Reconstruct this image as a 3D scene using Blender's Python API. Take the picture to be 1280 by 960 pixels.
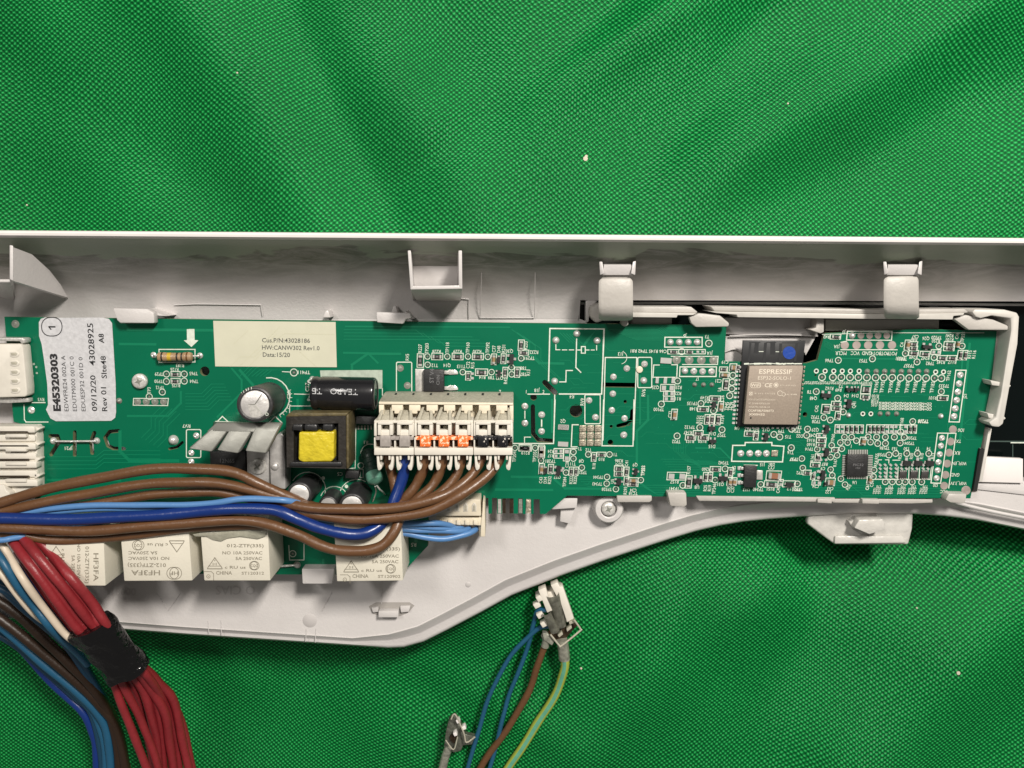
import bpy, bmesh, math, random
from mathutils import Vector
from math import sin, cos, pi, radians, sqrt, exp, atan2
random.seed(7)
R = random.random
for o in list(bpy.data.objects): bpy.data.objects.remove(o)
SC = bpy.context.scene
COL = SC.collection
S = 0.000225            # metres per photo pixel on the board plane
A = 1120.0              # camera distance (and focal length) in those pixels
T = radians(7.0)        # tilt of the camera

# ---------------------------------------------------------------- camera, world, lights, exposure
cam = bpy.data.cameras.new('camera'); camo = bpy.data.objects.new('camera', cam); COL.objects.link(camo)
camo.location = (0, A*sin(T)*S, A*cos(T)*S); camo.rotation_euler = (-T, 0, 0)
cam.lens = 36*A/1280; cam.sensor_width = 36; cam.clip_start = 0.01; cam.clip_end = 20
SC.camera = camo
W = bpy.data.worlds.new('World'); SC.world = W; W.use_nodes = True
bg = W.node_tree.nodes['Background']; bg.inputs[0].default_value = (1.0, 0.95, 0.88, 1); bg.inputs[1].default_value = 0.17
def area(name, loc, size, power, col=(1, 0.93, 0.83), target=(0, 0, 0), sy=None):
    l = bpy.data.lights.new(name, 'AREA'); l.energy = power; l.color = col; l.size = size
    if sy: l.shape = 'RECTANGLE'; l.size_y = sy
    o = bpy.data.objects.new(name, l); COL.objects.link(o); o.location = loc
    o.rotation_euler = (Vector(target)-Vector(loc)).to_track_quat('-Z', 'Y').to_euler()
    return o
area('ceiling_lamp', (0.26, 0.43, 0.66), 0.10, 8.9, (1, 0.94, 0.86), (0.05, 0, 0), 0.14)
area('ceiling_lamp', (-0.40, 0.50, 0.95), 0.12, 3.3, (1, 0.95, 0.89), (0, 0, 0), 0.24)
SC.view_settings.view_transform = 'Standard'; SC.view_settings.look = 'None'
SC.view_settings.exposure = 0.0; SC.view_settings.gamma = 1.0
SC.render.engine = 'CYCLES'

# ---------------------------------------------------------------- helpers
ct, st = cos(T), sin(T)
def U(px, py, z=0.0):
    """point of the place (in board pixels) that stands at height z and is seen at photo pixel px,py"""
    dx = px-640; dy = 480-py
    rx, ry, rz = dx, dy*ct-A*st, -dy*st-A*ct
    k = (z-A*ct)/rz
    return (rx*k, A*st+ry*k, z)
def lean(x, y=0):       # how much the board's upright lines lean in the photo
    return -(x-400)/4900.0
def nodes(m):
    m.use_nodes = True; nt = m.node_tree
    return nt, nt.nodes['Principled BSDF']
MATS = {}
def px(p): return 1.0/(p*S)
def mat(name, col, rough=0.5, metal=0.0, var=0.0, vs=20, bump=0.0, bs=6, coat=0.0, spec=0.5, col2=None, lo=0.35, hi=0.7, trans=0.0, detail=4, rv=0.0):
    m = bpy.data.materials.new(name); nt, b = nodes(m); N = nt.nodes; L = nt.links
    b.inputs['Base Color'].default_value = (*col, 1); b.inputs['Roughness'].default_value = rough
    b.inputs['Metallic'].default_value = metal; b.inputs['Coat Weight'].default_value = coat
    b.inputs['Coat Roughness'].default_value = 0.15
    b.inputs['Specular IOR Level'].default_value = spec
    if trans: b.inputs['Transmission Weight'].default_value = trans
    tc = N.new('ShaderNodeTexCoord')
    if var or col2:
        n = N.new('ShaderNodeTexNoise'); n.inputs['Scale'].default_value = px(vs); n.inputs['Detail'].default_value = detail
        L.new(tc.outputs['Object'], n.inputs['Vector'])
        r = N.new('ShaderNodeValToRGB'); r.color_ramp.elements[0].position = lo; r.color_ramp.elements[1].position = hi
        c2 = col2 if col2 else tuple(max(0, c*(1-var)) for c in col)
        r.color_ramp.elements[0].color = (*c2, 1); r.color_ramp.elements[1].color = (*col, 1)
        L.new(n.outputs['Fac'], r.inputs['Fac']); L.new(r.outputs['Color'], b.inputs['Base Color'])
    if bump:
        n = N.new('ShaderNodeTexNoise'); n.inputs['Scale'].default_value = px(bs); n.inputs['Detail'].default_value = 3
        L.new(tc.outputs['Object'], n.inputs['Vector'])
        bp = N.new('ShaderNodeBump'); bp.inputs['Strength'].default_value = 1.0; bp.inputs['Distance'].default_value = bump*S
        L.new(n.outputs['Fac'], bp.inputs['Height']); L.new(bp.outputs['Normal'], b.inputs['Normal'])
    if rv:
        n = N.new('ShaderNodeTexNoise'); n.inputs['Scale'].default_value = px(vs*0.7); n.inputs['Detail'].default_value = 5
        L.new(tc.outputs['Object'], n.inputs['Vector'])
        mr = N.new('ShaderNodeMapRange'); mr.inputs['To Min'].default_value = rough-rv; mr.inputs['To Max'].default_value = rough+rv
        L.new(n.outputs['Fac'], mr.inputs['Value']); L.new(mr.outputs['Result'], b.inputs['Roughness'])
    MATS[name] = m; return m

M = MATS
mat('board_mask', (0.0, 0.135, 0.066), 0.34, var=0.12, vs=120, bump=0.25, bs=14, coat=0.10, rv=0.06, spec=0.25)
mat('board_edge', (0.22, 0.23, 0.12), 0.7, var=0.3, vs=6)
mat('trace_mask', (0.0, 0.178, 0.085), 0.34, coat=0.1)
mat('silk', (0.70, 0.76, 0.66), 0.6, var=0.18, vs=5)
mat('silk_dim', (0.30, 0.38, 0.30), 0.5)
mat('silk_patch', (0.50, 0.58, 0.48), 0.5, var=0.3, vs=9)
mat('solder', (0.80, 0.79, 0.76), 0.30, metal=0.45, var=0.25, vs=4, bump=0.9, bs=4)
mat('pad_copper', (0.55, 0.47, 0.43), 0.45, metal=0.5, var=0.3, vs=7)
mat('pad_flux', (0.13, 0.19, 0.15), 0.35, metal=0.4, var=0.5, vs=5)
mat('pad_dull', (0.36, 0.37, 0.32), 0.38, metal=0.3, var=0.4, vs=3)
mat('gold', (0.60, 0.54, 0.42), 0.40, metal=0.45, var=0.55, vs=4, bump=1.6, bs=4)
mat('black_pack', (0.022, 0.022, 0.023), 0.48, bump=0.25, bs=2.0, var=0.3, vs=5)
mat('black_hole', (0.008, 0.010, 0.009), 0.8)
mat('print_grey', (0.14, 0.14, 0.145), 0.5)
mat('res_body', (0.055, 0.050, 0.048), 0.45, var=0.4, vs=3)
mat('cap_body', (0.40, 0.25, 0.12), 0.5, var=0.35, vs=3)
mat('cap_brown', (0.33, 0.15, 0.085), 0.45, var=0.2, vs=3)
mat('tin', (0.72, 0.70, 0.66), 0.34, metal=0.4, var=0.3, vs=3)
mat('aluminium', (0.33, 0.33, 0.30), 0.42, metal=0.5, var=0.18, vs=20, bump=0.3, bs=9)
mat('aluminium_bright', (0.70, 0.68, 0.66), 0.36, metal=0.4, var=0.25, vs=12, bump=0.5, bs=6)
mat('steel_screw', (0.80, 0.78, 0.74), 0.28, metal=0.25, bump=0.7, bs=4, var=0.35, vs=5)
mat('cap_sleeve', (0.010, 0.010, 0.012), 0.22, bump=0.25, bs=10, coat=0.5)
mat('cap_sleeve_dull', (0.030, 0.029, 0.030), 0.42, bump=0.6, bs=8)
mat('cap_print', (0.45, 0.46, 0.47), 0.45)
mat('core_dark', (0.032, 0.028, 0.024), 0.42, var=0.4, vs=9, bump=0.8, bs=5)
mat('core_edge', (0.15, 0.12, 0.055), 0.5, var=0.5, vs=8, bump=0.5, bs=3)
mat('bobbin', (0.018, 0.018, 0.019), 0.36, bump=0.8, bs=6)
mat('tape_yellow', (0.66, 0.53, 0.03), 0.30, var=0.16, vs=14, bump=3.5, bs=12)
mat('relay_cream', (0.73, 0.69, 0.585), 0.45, var=0.08, vs=40, bump=0.2, bs=3)
mat('relay_print', (0.30, 0.27, 0.21), 0.55, var=0.3, vs=4)
mat('plug_cream', (0.78, 0.70, 0.55), 0.42, var=0.12, vs=12, bump=0.3, bs=6)
mat('plug_grey', (0.50, 0.47, 0.38), 0.50, var=0.22, vs=3, bump=0.5, bs=2.5)
mat('plug_ivory', (0.72, 0.68, 0.60), 0.45, var=0.1, vs=20, bump=0.25, bs=7)
mat('marker_orange', (0.85, 0.17, 0.03), 0.5, col2=(0.9, 0.66, 0.46), vs=3, lo=0.42, hi=0.46)
mat('marker_black', (0.010, 0.010, 0.012), 0.35, col2=(0.60, 0.56, 0.50), vs=4, lo=0.36, hi=0.39)
mat('marker_grey', (0.42, 0.38, 0.35), 0.5, var=0.3, vs=6)
mat('contact_dark', (0.055, 0.035, 0.02), 0.4, metal=0.4, var=0.5, vs=4)
mat('resistor_tan', (0.42, 0.27, 0.15), 0.38, var=0.2, vs=8, coat=0.4)
mat('band_yellow', (0.55, 0.36, 0.03), 0.4); mat('band_black', (0.03, 0.025, 0.02), 0.4); mat('band_brown', (0.13, 0.06, 0.02), 0.4)
mat('resistor_green', (0.12, 0.30, 0.22), 0.42, var=0.25, vs=5); mat('resistor_dark_green', (0.012, 0.035, 0.026), 0.4, bump=0.4, bs=4)
mat('sticker_white', (0.60, 0.60, 0.62), 0.62, var=0.16, vs=5, bump=0.7, bs=7)
mat('sticker_cream', (0.60, 0.59, 0.46), 0.5, var=0.06, vs=30, bump=0.2, bs=20)
mat('ink', (0.016, 0.016, 0.018), 0.6); mat('ink_soft', (0.10, 0.10, 0.09), 0.6)
mat('shield', (0.34, 0.28, 0.225), 0.58, metal=0.15, var=0.14, vs=2.2, bump=0.12, bs=2)
mat('shield_print', (0.80, 0.72, 0.60), 0.45, metal=0.3)
mat('shield_side', (0.10, 0.085, 0.07), 0.35, metal=0.7, var=0.3, vs=4)
mat('module_black', (0.014, 0.015, 0.017), 0.42, var=0.25, vs=6)
mat('module_trace', (0.024, 0.025, 0.027), 0.4)
mat('blue_dot', (0.002, 0.045, 0.30), 0.5, bump=0.4, bs=4)
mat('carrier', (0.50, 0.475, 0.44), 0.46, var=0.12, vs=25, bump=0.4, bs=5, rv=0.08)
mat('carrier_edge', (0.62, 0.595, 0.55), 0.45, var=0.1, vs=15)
mat('glass_black', (0.002, 0.004, 0.004), 0.15, spec=0.25)
mat('glass_line', (0.06, 0.09, 0.08), 0.3)
mat('plastic_clear', (0.66, 0.64, 0.60), 0.28, var=0.1, vs=12, bump=1.2, bs=9, trans=0.10)
mat('light_block', (0.80, 0.76, 0.74), 0.5, var=0.05, vs=40)
mat('wire_brown', (0.135, 0.062, 0.026), 0.40, var=0.14, vs=25, bump=0.6, bs=5, coat=0.1)
mat('wire_brown_dark', (0.024, 0.012, 0.006), 0.42, bump=0.5, bs=6)
mat('wire_blue', (0.004, 0.026, 0.16), 0.32, bump=0.4, bs=8, coat=0.15)
mat('wire_light_blue', (0.09, 0.22, 0.46), 0.38, bump=0.4, bs=8)
mat('wire_steel_blue', (0.012, 0.085, 0.165), 0.42, bump=0.4, bs=8)
mat('wire_teal_blue', (0.006, 0.042, 0.085), 0.4, bump=0.4, bs=8)
mat('wire_red', (0.25, 0.020, 0.026), 0.40, bump=0.5, bs=5, var=0.18, vs=18)
mat('wire_cream', (0.66, 0.56, 0.44), 0.42, var=0.1, vs=20)
mat('wire_yellow', (0.34, 0.40, 0.06), 0.42); mat('wire_green', (0.12, 0.38, 0.25), 0.45, var=0.15, vs=8)
mat('tape_black', (0.0035, 0.0035, 0.004), 0.13, bump=5.0, bs=12, spec=0.5)
mat('spade_metal', (0.48, 0.48, 0.40), 0.38, metal=0.45, var=0.5, vs=7, bump=0.8, bs=5)
mat('spade_dark', (0.20, 0.21, 0.17), 0.4, metal=0.5, var=0.5, vs=6, bump=0.8, bs=5)
mat('spade_edge', (0.70, 0.66, 0.54), 0.25, metal=0.5)
mat('speck', (0.55, 0.5, 0.4), 0.7)
mat('emboss', (0.50, 0.475, 0.465), 0.5)

# casing plastic; the wall version mixes grime with painted shade and sheen
def casing_material(key='casing', grime_and_shade=False):
    m = bpy.data.materials.new(key); nt, b = nodes(m); N = nt.nodes; L = nt.links
    tc = N.new('ShaderNodeTexCoord')
    def noise(s, d=5, rough=0.6, sx=1.0, dist=0.0):
        mp = N.new('ShaderNodeMapping'); mp.inputs['Scale'].default_value = (sx, 1, 1)
        L.new(tc.outputs['Object'], mp.inputs['Vector'])
        n = N.new('ShaderNodeTexNoise'); n.inputs['Scale'].default_value = px(s); n.inputs['Detail'].default_value = d
        n.inputs['Roughness'].default_value = rough; n.inputs['Distortion'].default_value = dist
        L.new(mp.outputs['Vector'], n.inputs['Vector']); return n
    def ramp(n, a, b2, ca, cb):
        r = N.new('ShaderNodeValToRGB'); r.color_ramp.elements[0].position = a; r.color_ramp.elements[1].position = b2
        r.color_ramp.elements[0].color = ca; r.color_ramp.elements[1].color = cb; L.new(n, r.inputs['Fac']); return r
    base = ramp(noise(90, 6).outputs['Fac'], 0.3, 0.7, (0.555, 0.53, 0.52, 1), (0.62, 0.595, 0.585, 1))
    sep = N.new('ShaderNodeSeparateXYZ'); L.new(tc.outputs['Object'], sep.inputs['Vector'])
    def mth(op, a, bb):
        n = N.new('ShaderNodeMath'); n.operation = op
        for i, v in enumerate((a, bb)):
            if isinstance(v, (int, float)): n.inputs[i].default_value = v
            else: L.new(v, n.inputs[i])
        return n.outputs[0]
    def mrange(v, a, b_, clampy=True):
        n = N.new('ShaderNodeMapRange'); n.inputs['From Min'].default_value = a; n.inputs['From Max'].default_value = b_; L.new(v, n.inputs['Value']); return n.outputs['Result']
    zed = mth('MULTIPLY', sep.outputs['Z'], 1/S)
    prev = base.outputs['Color']
    if grime_and_shade:
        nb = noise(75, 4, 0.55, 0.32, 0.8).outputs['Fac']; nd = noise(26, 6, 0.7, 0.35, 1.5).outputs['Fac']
        # dull grime film with the rim's shade painted in, thinner towards the foot
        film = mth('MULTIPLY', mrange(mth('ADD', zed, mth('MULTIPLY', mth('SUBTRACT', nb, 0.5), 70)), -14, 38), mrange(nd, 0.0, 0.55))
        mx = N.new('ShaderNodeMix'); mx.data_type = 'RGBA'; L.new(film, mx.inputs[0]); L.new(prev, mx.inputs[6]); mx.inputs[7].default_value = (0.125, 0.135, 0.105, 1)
        # wiped top band with painted green reflection and a wavy, sharp lower edge
        wipe_sheen = mrange(mth('SUBTRACT', mth('ADD', zed, mth('MULTIPLY', mth('SUBTRACT', nb, 0.5), -130)), 52), -1.5, 1.5)
        mw = N.new('ShaderNodeMix'); mw.data_type = 'RGBA'; L.new(wipe_sheen, mw.inputs[0]); L.new(mx.outputs[2], mw.inputs[6]); mw.inputs[7].default_value = (0.27, 0.315, 0.24, 1)
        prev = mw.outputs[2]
    class _P: pass
    mix = _P(); mix.outputs = [None, None, prev]
    # thin scratches / dust
    s = ramp(noise(7, 8, 0.7, 0.5).outputs['Fac'], 0.68, 0.76, (0, 0, 0, 1), (1, 1, 1, 1))
    mix2 = N.new('ShaderNodeMix'); mix2.data_type = 'RGBA'
    mm = N.new('ShaderNodeMath'); mm.operation = 'MULTIPLY'; mm.inputs[1].default_value = 0.45; L.new(s.outputs['Color'], mm.inputs[0])
    L.new(mm.outputs[0], mix2.inputs[0]); L.new(mix.outputs[2], mix2.inputs[6]); mix2.inputs[7].default_value = (0.75, 0.73, 0.70, 1)
    L.new(mix2.outputs[2], b.inputs['Base Color']); b.inputs['Roughness'].default_value = 0.36
    bp = N.new('ShaderNodeBump'); bp.inputs['Distance'].default_value = 0.35*S; L.new(noise(4, 3).outputs['Fac'], bp.inputs['Height'])
    L.new(bp.outputs['Normal'], b.inputs['Normal']); M[key] = m
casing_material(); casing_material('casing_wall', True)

def cloth_material():
    m = bpy.data.materials.new('green_cloth'); nt, b = nodes(m); N = nt.nodes; L = nt.links
    uv = N.new('ShaderNodeTexCoord')
    wob = N.new('ShaderNodeTexNoise'); wob.inputs['Scale'].default_value = px(260); wob.inputs['Detail'].default_value = 1
    L.new(uv.outputs['Object'], wob.inputs['Vector'])
    sc = N.new('ShaderNodeVectorMath'); sc.operation = 'SCALE'; sc.inputs['Scale'].default_value = 40*S; L.new(wob.outputs['Color'], sc.inputs[0])
    ad = N.new('ShaderNodeVectorMath'); ad.operation = 'ADD'; L.new(uv.outputs['Object'], ad.inputs[0]); L.new(sc.outputs[0], ad.inputs[1])
    jn = N.new('ShaderNodeTexNoise'); jn.inputs['Scale'].default_value = px(5); jn.inputs['Detail'].default_value = 2
    L.new(uv.outputs['Object'], jn.inputs['Vector'])
    js = N.new('ShaderNodeVectorMath'); js.operation = 'SCALE'; js.inputs['Scale'].default_value = 2.6*S; L.new(jn.outputs['Color'], js.inputs[0])
    ad2 = N.new('ShaderNodeVectorMath'); ad2.operation = 'ADD'; L.new(ad.outputs[0], ad2.inputs[0]); L.new(js.outputs[0], ad2.inputs[1])
    mp = N.new('ShaderNodeMapping'); mp.inputs['Rotation'].default_value = (0, 0, radians(4))
    k = 2*pi/S
    mp.inputs['Scale'].default_value = (k/7.7, k/6.2, 1); L.new(ad2.outputs[0], mp.inputs['Vector'])
    sep = N.new('ShaderNodeSeparateXYZ'); L.new(mp.outputs['Vector'], sep.inputs['Vector'])
    def mth(op, a, bb=None):
        n = N.new('ShaderNodeMath'); n.operation = op
        for i, v in enumerate((a, bb)):
            if v is None: continue
            if isinstance(v, (int, float)): n.inputs[i].default_value = v
            else: L.new(v, n.inputs[i])
        return n.outputs[0]
    sx = mth('SINE', sep.outputs['X']); sy = mth('SINE', sep.outputs['Y'])
    h = mth('MULTIPLY', sx, sy)                      # checker of rounded bumps: plain weave of thick yarn
    h01 = mth('ADD', mth('MULTIPLY', h, 0.5), 0.5)
    rr = N.new('ShaderNodeValToRGB'); rr.color_ramp.elements[0].position = 0.12; rr.color_ramp.elements[1].position = 0.97; e_ = rr.color_ramp.elements.new(0.62); e_.color = (0.0005, 0.162, 0.029, 1)
    rr.color_ramp.elements[0].color = (0.0, 0.055, 0.013, 1); rr.color_ramp.elements[2].color = (0.035, 0.44, 0.115, 1)  # last stop paints the bright highlight on the yarn crowns
    L.new(h01, rr.inputs['Fac'])
    big = N.new('ShaderNodeTexNoise'); big.inputs['Scale'].default_value = px(180); big.inputs['Detail'].default_value = 3
    L.new(uv.outputs['Object'], big.inputs['Vector'])
    br = N.new('ShaderNodeValToRGB'); br.color_ramp.elements[0].position = 0.3; br.color_ramp.elements[1].position = 0.7
    br.color_ramp.elements[0].color = (0.82, 0.82, 0.82, 1); br.color_ramp.elements[1].color = (1, 1, 1, 1); L.new(big.outputs['Fac'], br.inputs['Fac'])
    mx = N.new('ShaderNodeMix'); mx.data_type = 'RGBA'; mx.blend_type = 'MULTIPLY'; mx.inputs[0].default_value = 1
    L.new(rr.outputs['Color'], mx.inputs[6]); L.new(br.outputs['Color'], mx.inputs[7]); L.new(mx.outputs[2], b.inputs['Base Color'])
    bp = N.new('ShaderNodeBump'); bp.inputs['Distance'].default_value = 1.3*S; bp.inputs['Strength'].default_value = 0.8
    L.new(h01, bp.inputs['Height']); L.new(bp.outputs['Normal'], b.inputs['Normal'])
    b.inputs['Roughness'].default_value = 0.40; b.inputs['Specular IOR Level'].default_value = 0.22
    b.inputs['Specular Tint'].default_value = (0.55, 1.0, 0.7, 1)
    M['cloth'] = m
cloth_material()

# objects -----------------------------------------------------------------
def link(o): COL.objects.link(o); return o
def root_loc(p):
    v = Vector((0, 0, 0))
    while p is not None: v += p.location; p = p.parent
    return v
def smooth(me, ang=40):
    me.shade_smooth()
    try: me.set_sharp_from_angle(angle=radians(ang))
    except Exception: pass
def obj(name, bm, mats, parent=None, label=None, kind=None, sm=True, at=None):
    """links bm (board-pixel units, world frame) as one mesh; its origin is put at its own base or 'at'"""
    if not bm.verts: bm.verts.new((0, 0, 0))
    if at is None:
        xs = [v.co.x for v in bm.verts]; ys = [v.co.y for v in bm.verts]; zs = [v.co.z for v in bm.verts]
        at = ((min(xs)+max(xs))/2, (min(ys)+max(ys))/2, min(zs))
        if parent is not None or kind: at = (at if parent is not None else (0, 0, 0))
    at = Vector(at)
    for v in bm.verts: v.co = (v.co-at)*S
    bmesh.ops.recalc_face_normals(bm, faces=bm.faces)
    me = bpy.data.meshes.new(name); bm.to_mesh(me); bm.free()
    if not isinstance(mats, (list, tuple)): mats = [mats]
    for m in mats: me.materials.append(M[m])
    if sm: smooth(me)
    o = link(bpy.data.objects.new(name, me))
    o.location = at*S-root_loc(parent)
    o.parent = parent
    if label: o['label'] = label
    if kind: o['kind'] = kind
    return o
def tag(o, label, cat, group=None):
    o['label'] = label; o['category'] = cat
    if group: o['group'] = group
    return o
def thing(name, label, cat, loc, group=None):
    o = link(bpy.data.objects.new(name, None)); o.location = Vector(loc)*S; o.empty_display_size = 0.005
    return tag(o, label, cat, group)
def BM(): return bmesh.new()

def prism3(bm, bot, top, mi=0):
    n = len(bot)
    b = [bm.verts.new(p) for p in bot]; t = [bm.verts.new(p) for p in top]
    fs = [bm.faces.new(t), bm.faces.new(b[::-1])]
    for i in range(n):
        fs.append(bm.faces.new((b[i], b[(i+1) % n], t[(i+1) % n], t[i])))
    for f in fs: f.material_index = mi
    return fs
def bevel_all(bm, w, seg=2, ang=30):
    es = [e for e in bm.edges if len(e.link_faces) == 2 and e.calc_face_angle(0) > radians(ang)]
    if es: bmesh.ops.bevel(bm, geom=es, offset=w, segments=seg, affect='EDGES', profile=0.5, clamp_overlap=True)
def prism(bm, pts, z0, z1, bev=0.0, mi=0, inset=0.0, seg=2):
    """upright prism whose TOP face is seen at photo points pts"""
    top = [U(x, y, z1) for x, y in pts]
    bot = [(p[0], p[1], z0) for p in top]
    if bev:
        t = bmesh.new(); prism3(t, bot, top); bmesh.ops.recalc_face_normals(t, faces=t.faces)
        bevel_all(t, bev, seg); join(bm, t, mi)
    else: prism3(bm, bot, top, mi)
def join(bm, t, mi=0):
    mp = {v: bm.verts.new(v.co) for v in t.verts}
    for f in t.faces:
        try: nf = bm.faces.new([mp[v] for v in f.verts]); nf.material_index = mi if mi is not None else f.material_index
        except ValueError: pass
    t.free()
def rect(x, y, w, h, ang=0.0):
    """photo rectangle centred at x,y following the board's lean"""
    l = lean(x); a = radians(ang)
    ex = (1, 0.014); ey = (l, 1)
    out = []
    for u, v in ((-w/2, -h/2), (w/2, -h/2), (w/2, h/2), (-w/2, h/2)):
        uu = u*cos(a)-v*sin(a); vv = u*sin(a)+v*cos(a)
        out.append((x+uu*ex[0]+vv*ey[0], y+uu*ex[1]+vv*ey[1]))
    return out
def rrect(x0, y0, x1, y1, r, n=4):
    o = []
    for cx, cy, a0 in ((x1-r, y0+r, -90), (x1-r, y1-r, 0), (x0+r, y1-r, 90), (x0+r, y0+r, 180)):
        for i in range(n+1):
            a = radians(a0+90*i/n); o.append((cx+r*cos(a), cy+r*sin(a)))
    return o
def circ(x, y, r, n=20, a0=0): return [(x+r*cos(a0+2*pi*i/n), y+r*sin(a0+2*pi*i/n)) for i in range(n)]
def flat(bm, pts, z, mi=0):
    f = bm.faces.new([bm.verts.new(U(x, y, z)) for x, y in pts]); f.material_index = mi
def line(bm, pts, w=1.3, z=0.5, closed=False, mi=0):
    """flat printed stroke through photo points"""
    n = len(pts)
    segs = range(n if closed else n-1)
    for i in segs:
        (x0, y0), (x1, y1) = pts[i], pts[(i+1) % n]
        d = sqrt((x1-x0)**2+(y1-y0)**2) or 1; ux, uy = (x1-x0)/d, (y1-y0)/d
        x0 -= ux*w/2; y0 -= uy*w/2; x1 += ux*w/2; y1 += uy*w/2
        nx, ny = -uy*w/2, ux*w/2
        zz = z+0.03*(i % 2)+0.06*R()
        flat(bm, [(x0+nx, y0+ny), (x1+nx, y1+ny), (x1-nx, y1-ny), (x0-nx, y0-ny)], zz, mi)
def arc(bm, x, y, r, w=1.3, a0=0, a1=360, z=0.5, n=24, mi=0):
    m = max(3, int(n*abs(a1-a0)/360))
    for i in range(m):
        p = radians(a0+(a1-a0)*i/m); q = radians(a0+(a1-a0)*(i+1)/m)
        flat(bm, [(x+(r-w/2)*cos(p), y+(r-w/2)*sin(p)), (x+(r+w/2)*cos(p), y+(r+w/2)*sin(p)), (x+(r+w/2)*cos(q), y+(r+w/2)*sin(q)), (x+(r-w/2)*cos(q), y+(r-w/2)*sin(q))], z, mi)
TC = {}
def glyphs(s, bold=0.0):
    k = (s, bold)
    if k in TC: return TC[k]
    cu = bpy.data.curves.new('t', 'FONT'); cu.body = s; cu.size = 1; cu.resolution_u = 2; cu.offset = bold
    o = bpy.data.objects.new('t', cu); COL.objects.link(o)
    dg = bpy.context.evaluated_depsgraph_get()
    me = bpy.data.meshes.new_from_object(o.evaluated_get(dg))
    vs = [(v.co.x, v.co.y) for v in me.vertices]; fs = [tuple(p.vertices) for p in me.polygons]
    bpy.data.objects.remove(o); bpy.data.curves.remove(cu); bpy.data.meshes.remove(me)
    if vs:
        x0 = min(v[0] for v in vs); x1 = max(v[0] for v in vs); y0 = min(v[1] for v in vs); y1 = max(v[1] for v in vs)
    else: x0 = x1 = y0 = y1 = 0
    TC[k] = (vs, fs, x0, x1, y0, y1); return TC[k]
def text(bm, s, x, y, h, ang=0, w=None, z=0.55, bold=0.012, mi=0, mirror=False, fn=None, kxs=1.0):
    """text whose middle is at photo x,y; h = height of its capitals in pixels; ang counter-clockwise"""
    vs, fs, x0, x1, y0, y1 = glyphs(s, bold)
    if not vs: return
    k = h/0.70; kx = k*kxs if w is None else w/(x1-x0)
    a = radians(ang); l = lean(x) if 395 < y < 640 else 0; e = []; z += 0.12*R()
    for u, v in vs:
        u = (u-(x0+x1)/2)*kx*(-1 if mirror else 1); v = -(v-0.35)*k
        uu = u*cos(a)+v*sin(a); vv = -u*sin(a)+v*cos(a)
        X, Y = x+uu+vv*l, y+vv+uu*0.014*(1 if l else 0)
        e.append(bm.verts.new(fn(X, Y) if fn else U(X, Y, z)))
    for f in fs:
        try: nf = bm.faces.new([e[i] for i in f]); nf.material_index = mi
        except ValueError: pass
def spline(pts, n=8):
    P = [Vector(p) for p in pts]; P = [P[0]*2-P[1]]+P+[P[-1]*2-P[-2]]; out = []
    for i in range(1, len(P)-2):
        for j in range(n):
            t = j/n; a, b, c, d = P[i-1], P[i], P[i+1], P[i+2]
            out.append(0.5*((2*b)+(-a+c)*t+(2*a-5*b+4*c-d)*t*t+(-a+3*b-3*c+d)*t**3))
    out.append(P[-2]); return out
def tube3(bm, pts, r, seg=14, mi=0, cap=True, stripes=None):
    rings = []; n = len(pts); up = Vector((0, 0, 1)); pts = [Vector(p) for p in pts]
    prev = None
    for i, p in enumerate(pts):
        d = (pts[min(i+1, n-1)]-pts[max(i-1, 0)]).normalized()
        if prev is None:
            s = d.cross(up)
            if s.length < 1e-3: s = Vector((1, 0, 0))
            s.normalize()
        else:
            s = (prev-d*prev.dot(d)).normalized()
        prev = s; u = s.cross(d).normalized()
        rr = r[i] if isinstance(r, list) else r
        rings.append([bm.verts.new(p+(s*cos(2*pi*k/seg)+u*sin(2*pi*k/seg))*rr) for k in range(seg)])
    for i in range(n-1):
        for k in range(seg):
            f = bm.faces.new((rings[i][k], rings[i][(k+1) % seg], rings[i+1][(k+1) % seg], rings[i+1][k]))
            f.material_index = mi if stripes is None else (1 if k in stripes else 0)
    if cap:
        bm.faces.new(rings[0]); bm.faces.new(rings[-1][::-1])
def tubep(bm, pts, r, seg=14, n=8, **k):
    tube3(bm, spline([U(*p) for p in pts], n), r, seg, **k)
def wire(label, mt, pts, r, group, cat='wire', name='wire', seg=14, stripes=None, n=9):
    bm = BM(); sp_ = spline([U(*p) for p in pts], n); ph = R()*9; w_ = []
    for i, p in enumerate(sp_):
        w_.append(r*(1+0.022*sin(i*0.55+ph)+0.02*sin(i*0.21+ph*2)+0.012*(R()-.5)))
        sp_[i] = p+Vector((0.30*sin(i*.37+ph), 0.55*sin(i*.29+ph*3), 0.4*sin(i*.33+ph)))
    tube3(bm, sp_, w_, seg, stripes=stripes)
    return tag(obj(name, bm, mt), label, cat, group)
def cyl3(bm, p0, p1, r0, r1=None, seg=24, mi=0):
    tube3(bm, [p0, p1], [r0, r0 if r1 is None else r1], seg, mi)
def lathe(bm, cx, cy, prof, seg=24, mi=0):
    """prof: list of (r, z) round the upright axis through world cx,cy"""
    rings = []
    for r, z in prof:
        if r <= 1e-6: rings.append([bm.verts.new((cx, cy, z))])
        else: rings.append([bm.verts.new((cx+r*cos(2*pi*k/seg), cy+r*sin(2*pi*k/seg), z)) for k in range(seg)])
    for a, b in zip(rings, rings[1:]):
        for k in range(seg):
            k2 = (k+1) % seg
            if len(a) == 1 and len(b) == 1: continue
            if len(a) == 1: f = bm.faces.new((a[0], b[k], b[k2]))
            elif len(b) == 1: f = bm.faces.new((a[k], a[k2], b[0]))
            else: f = bm.faces.new((a[k], a[k2], b[k2], b[k]))
            f.material_index = mi
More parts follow.
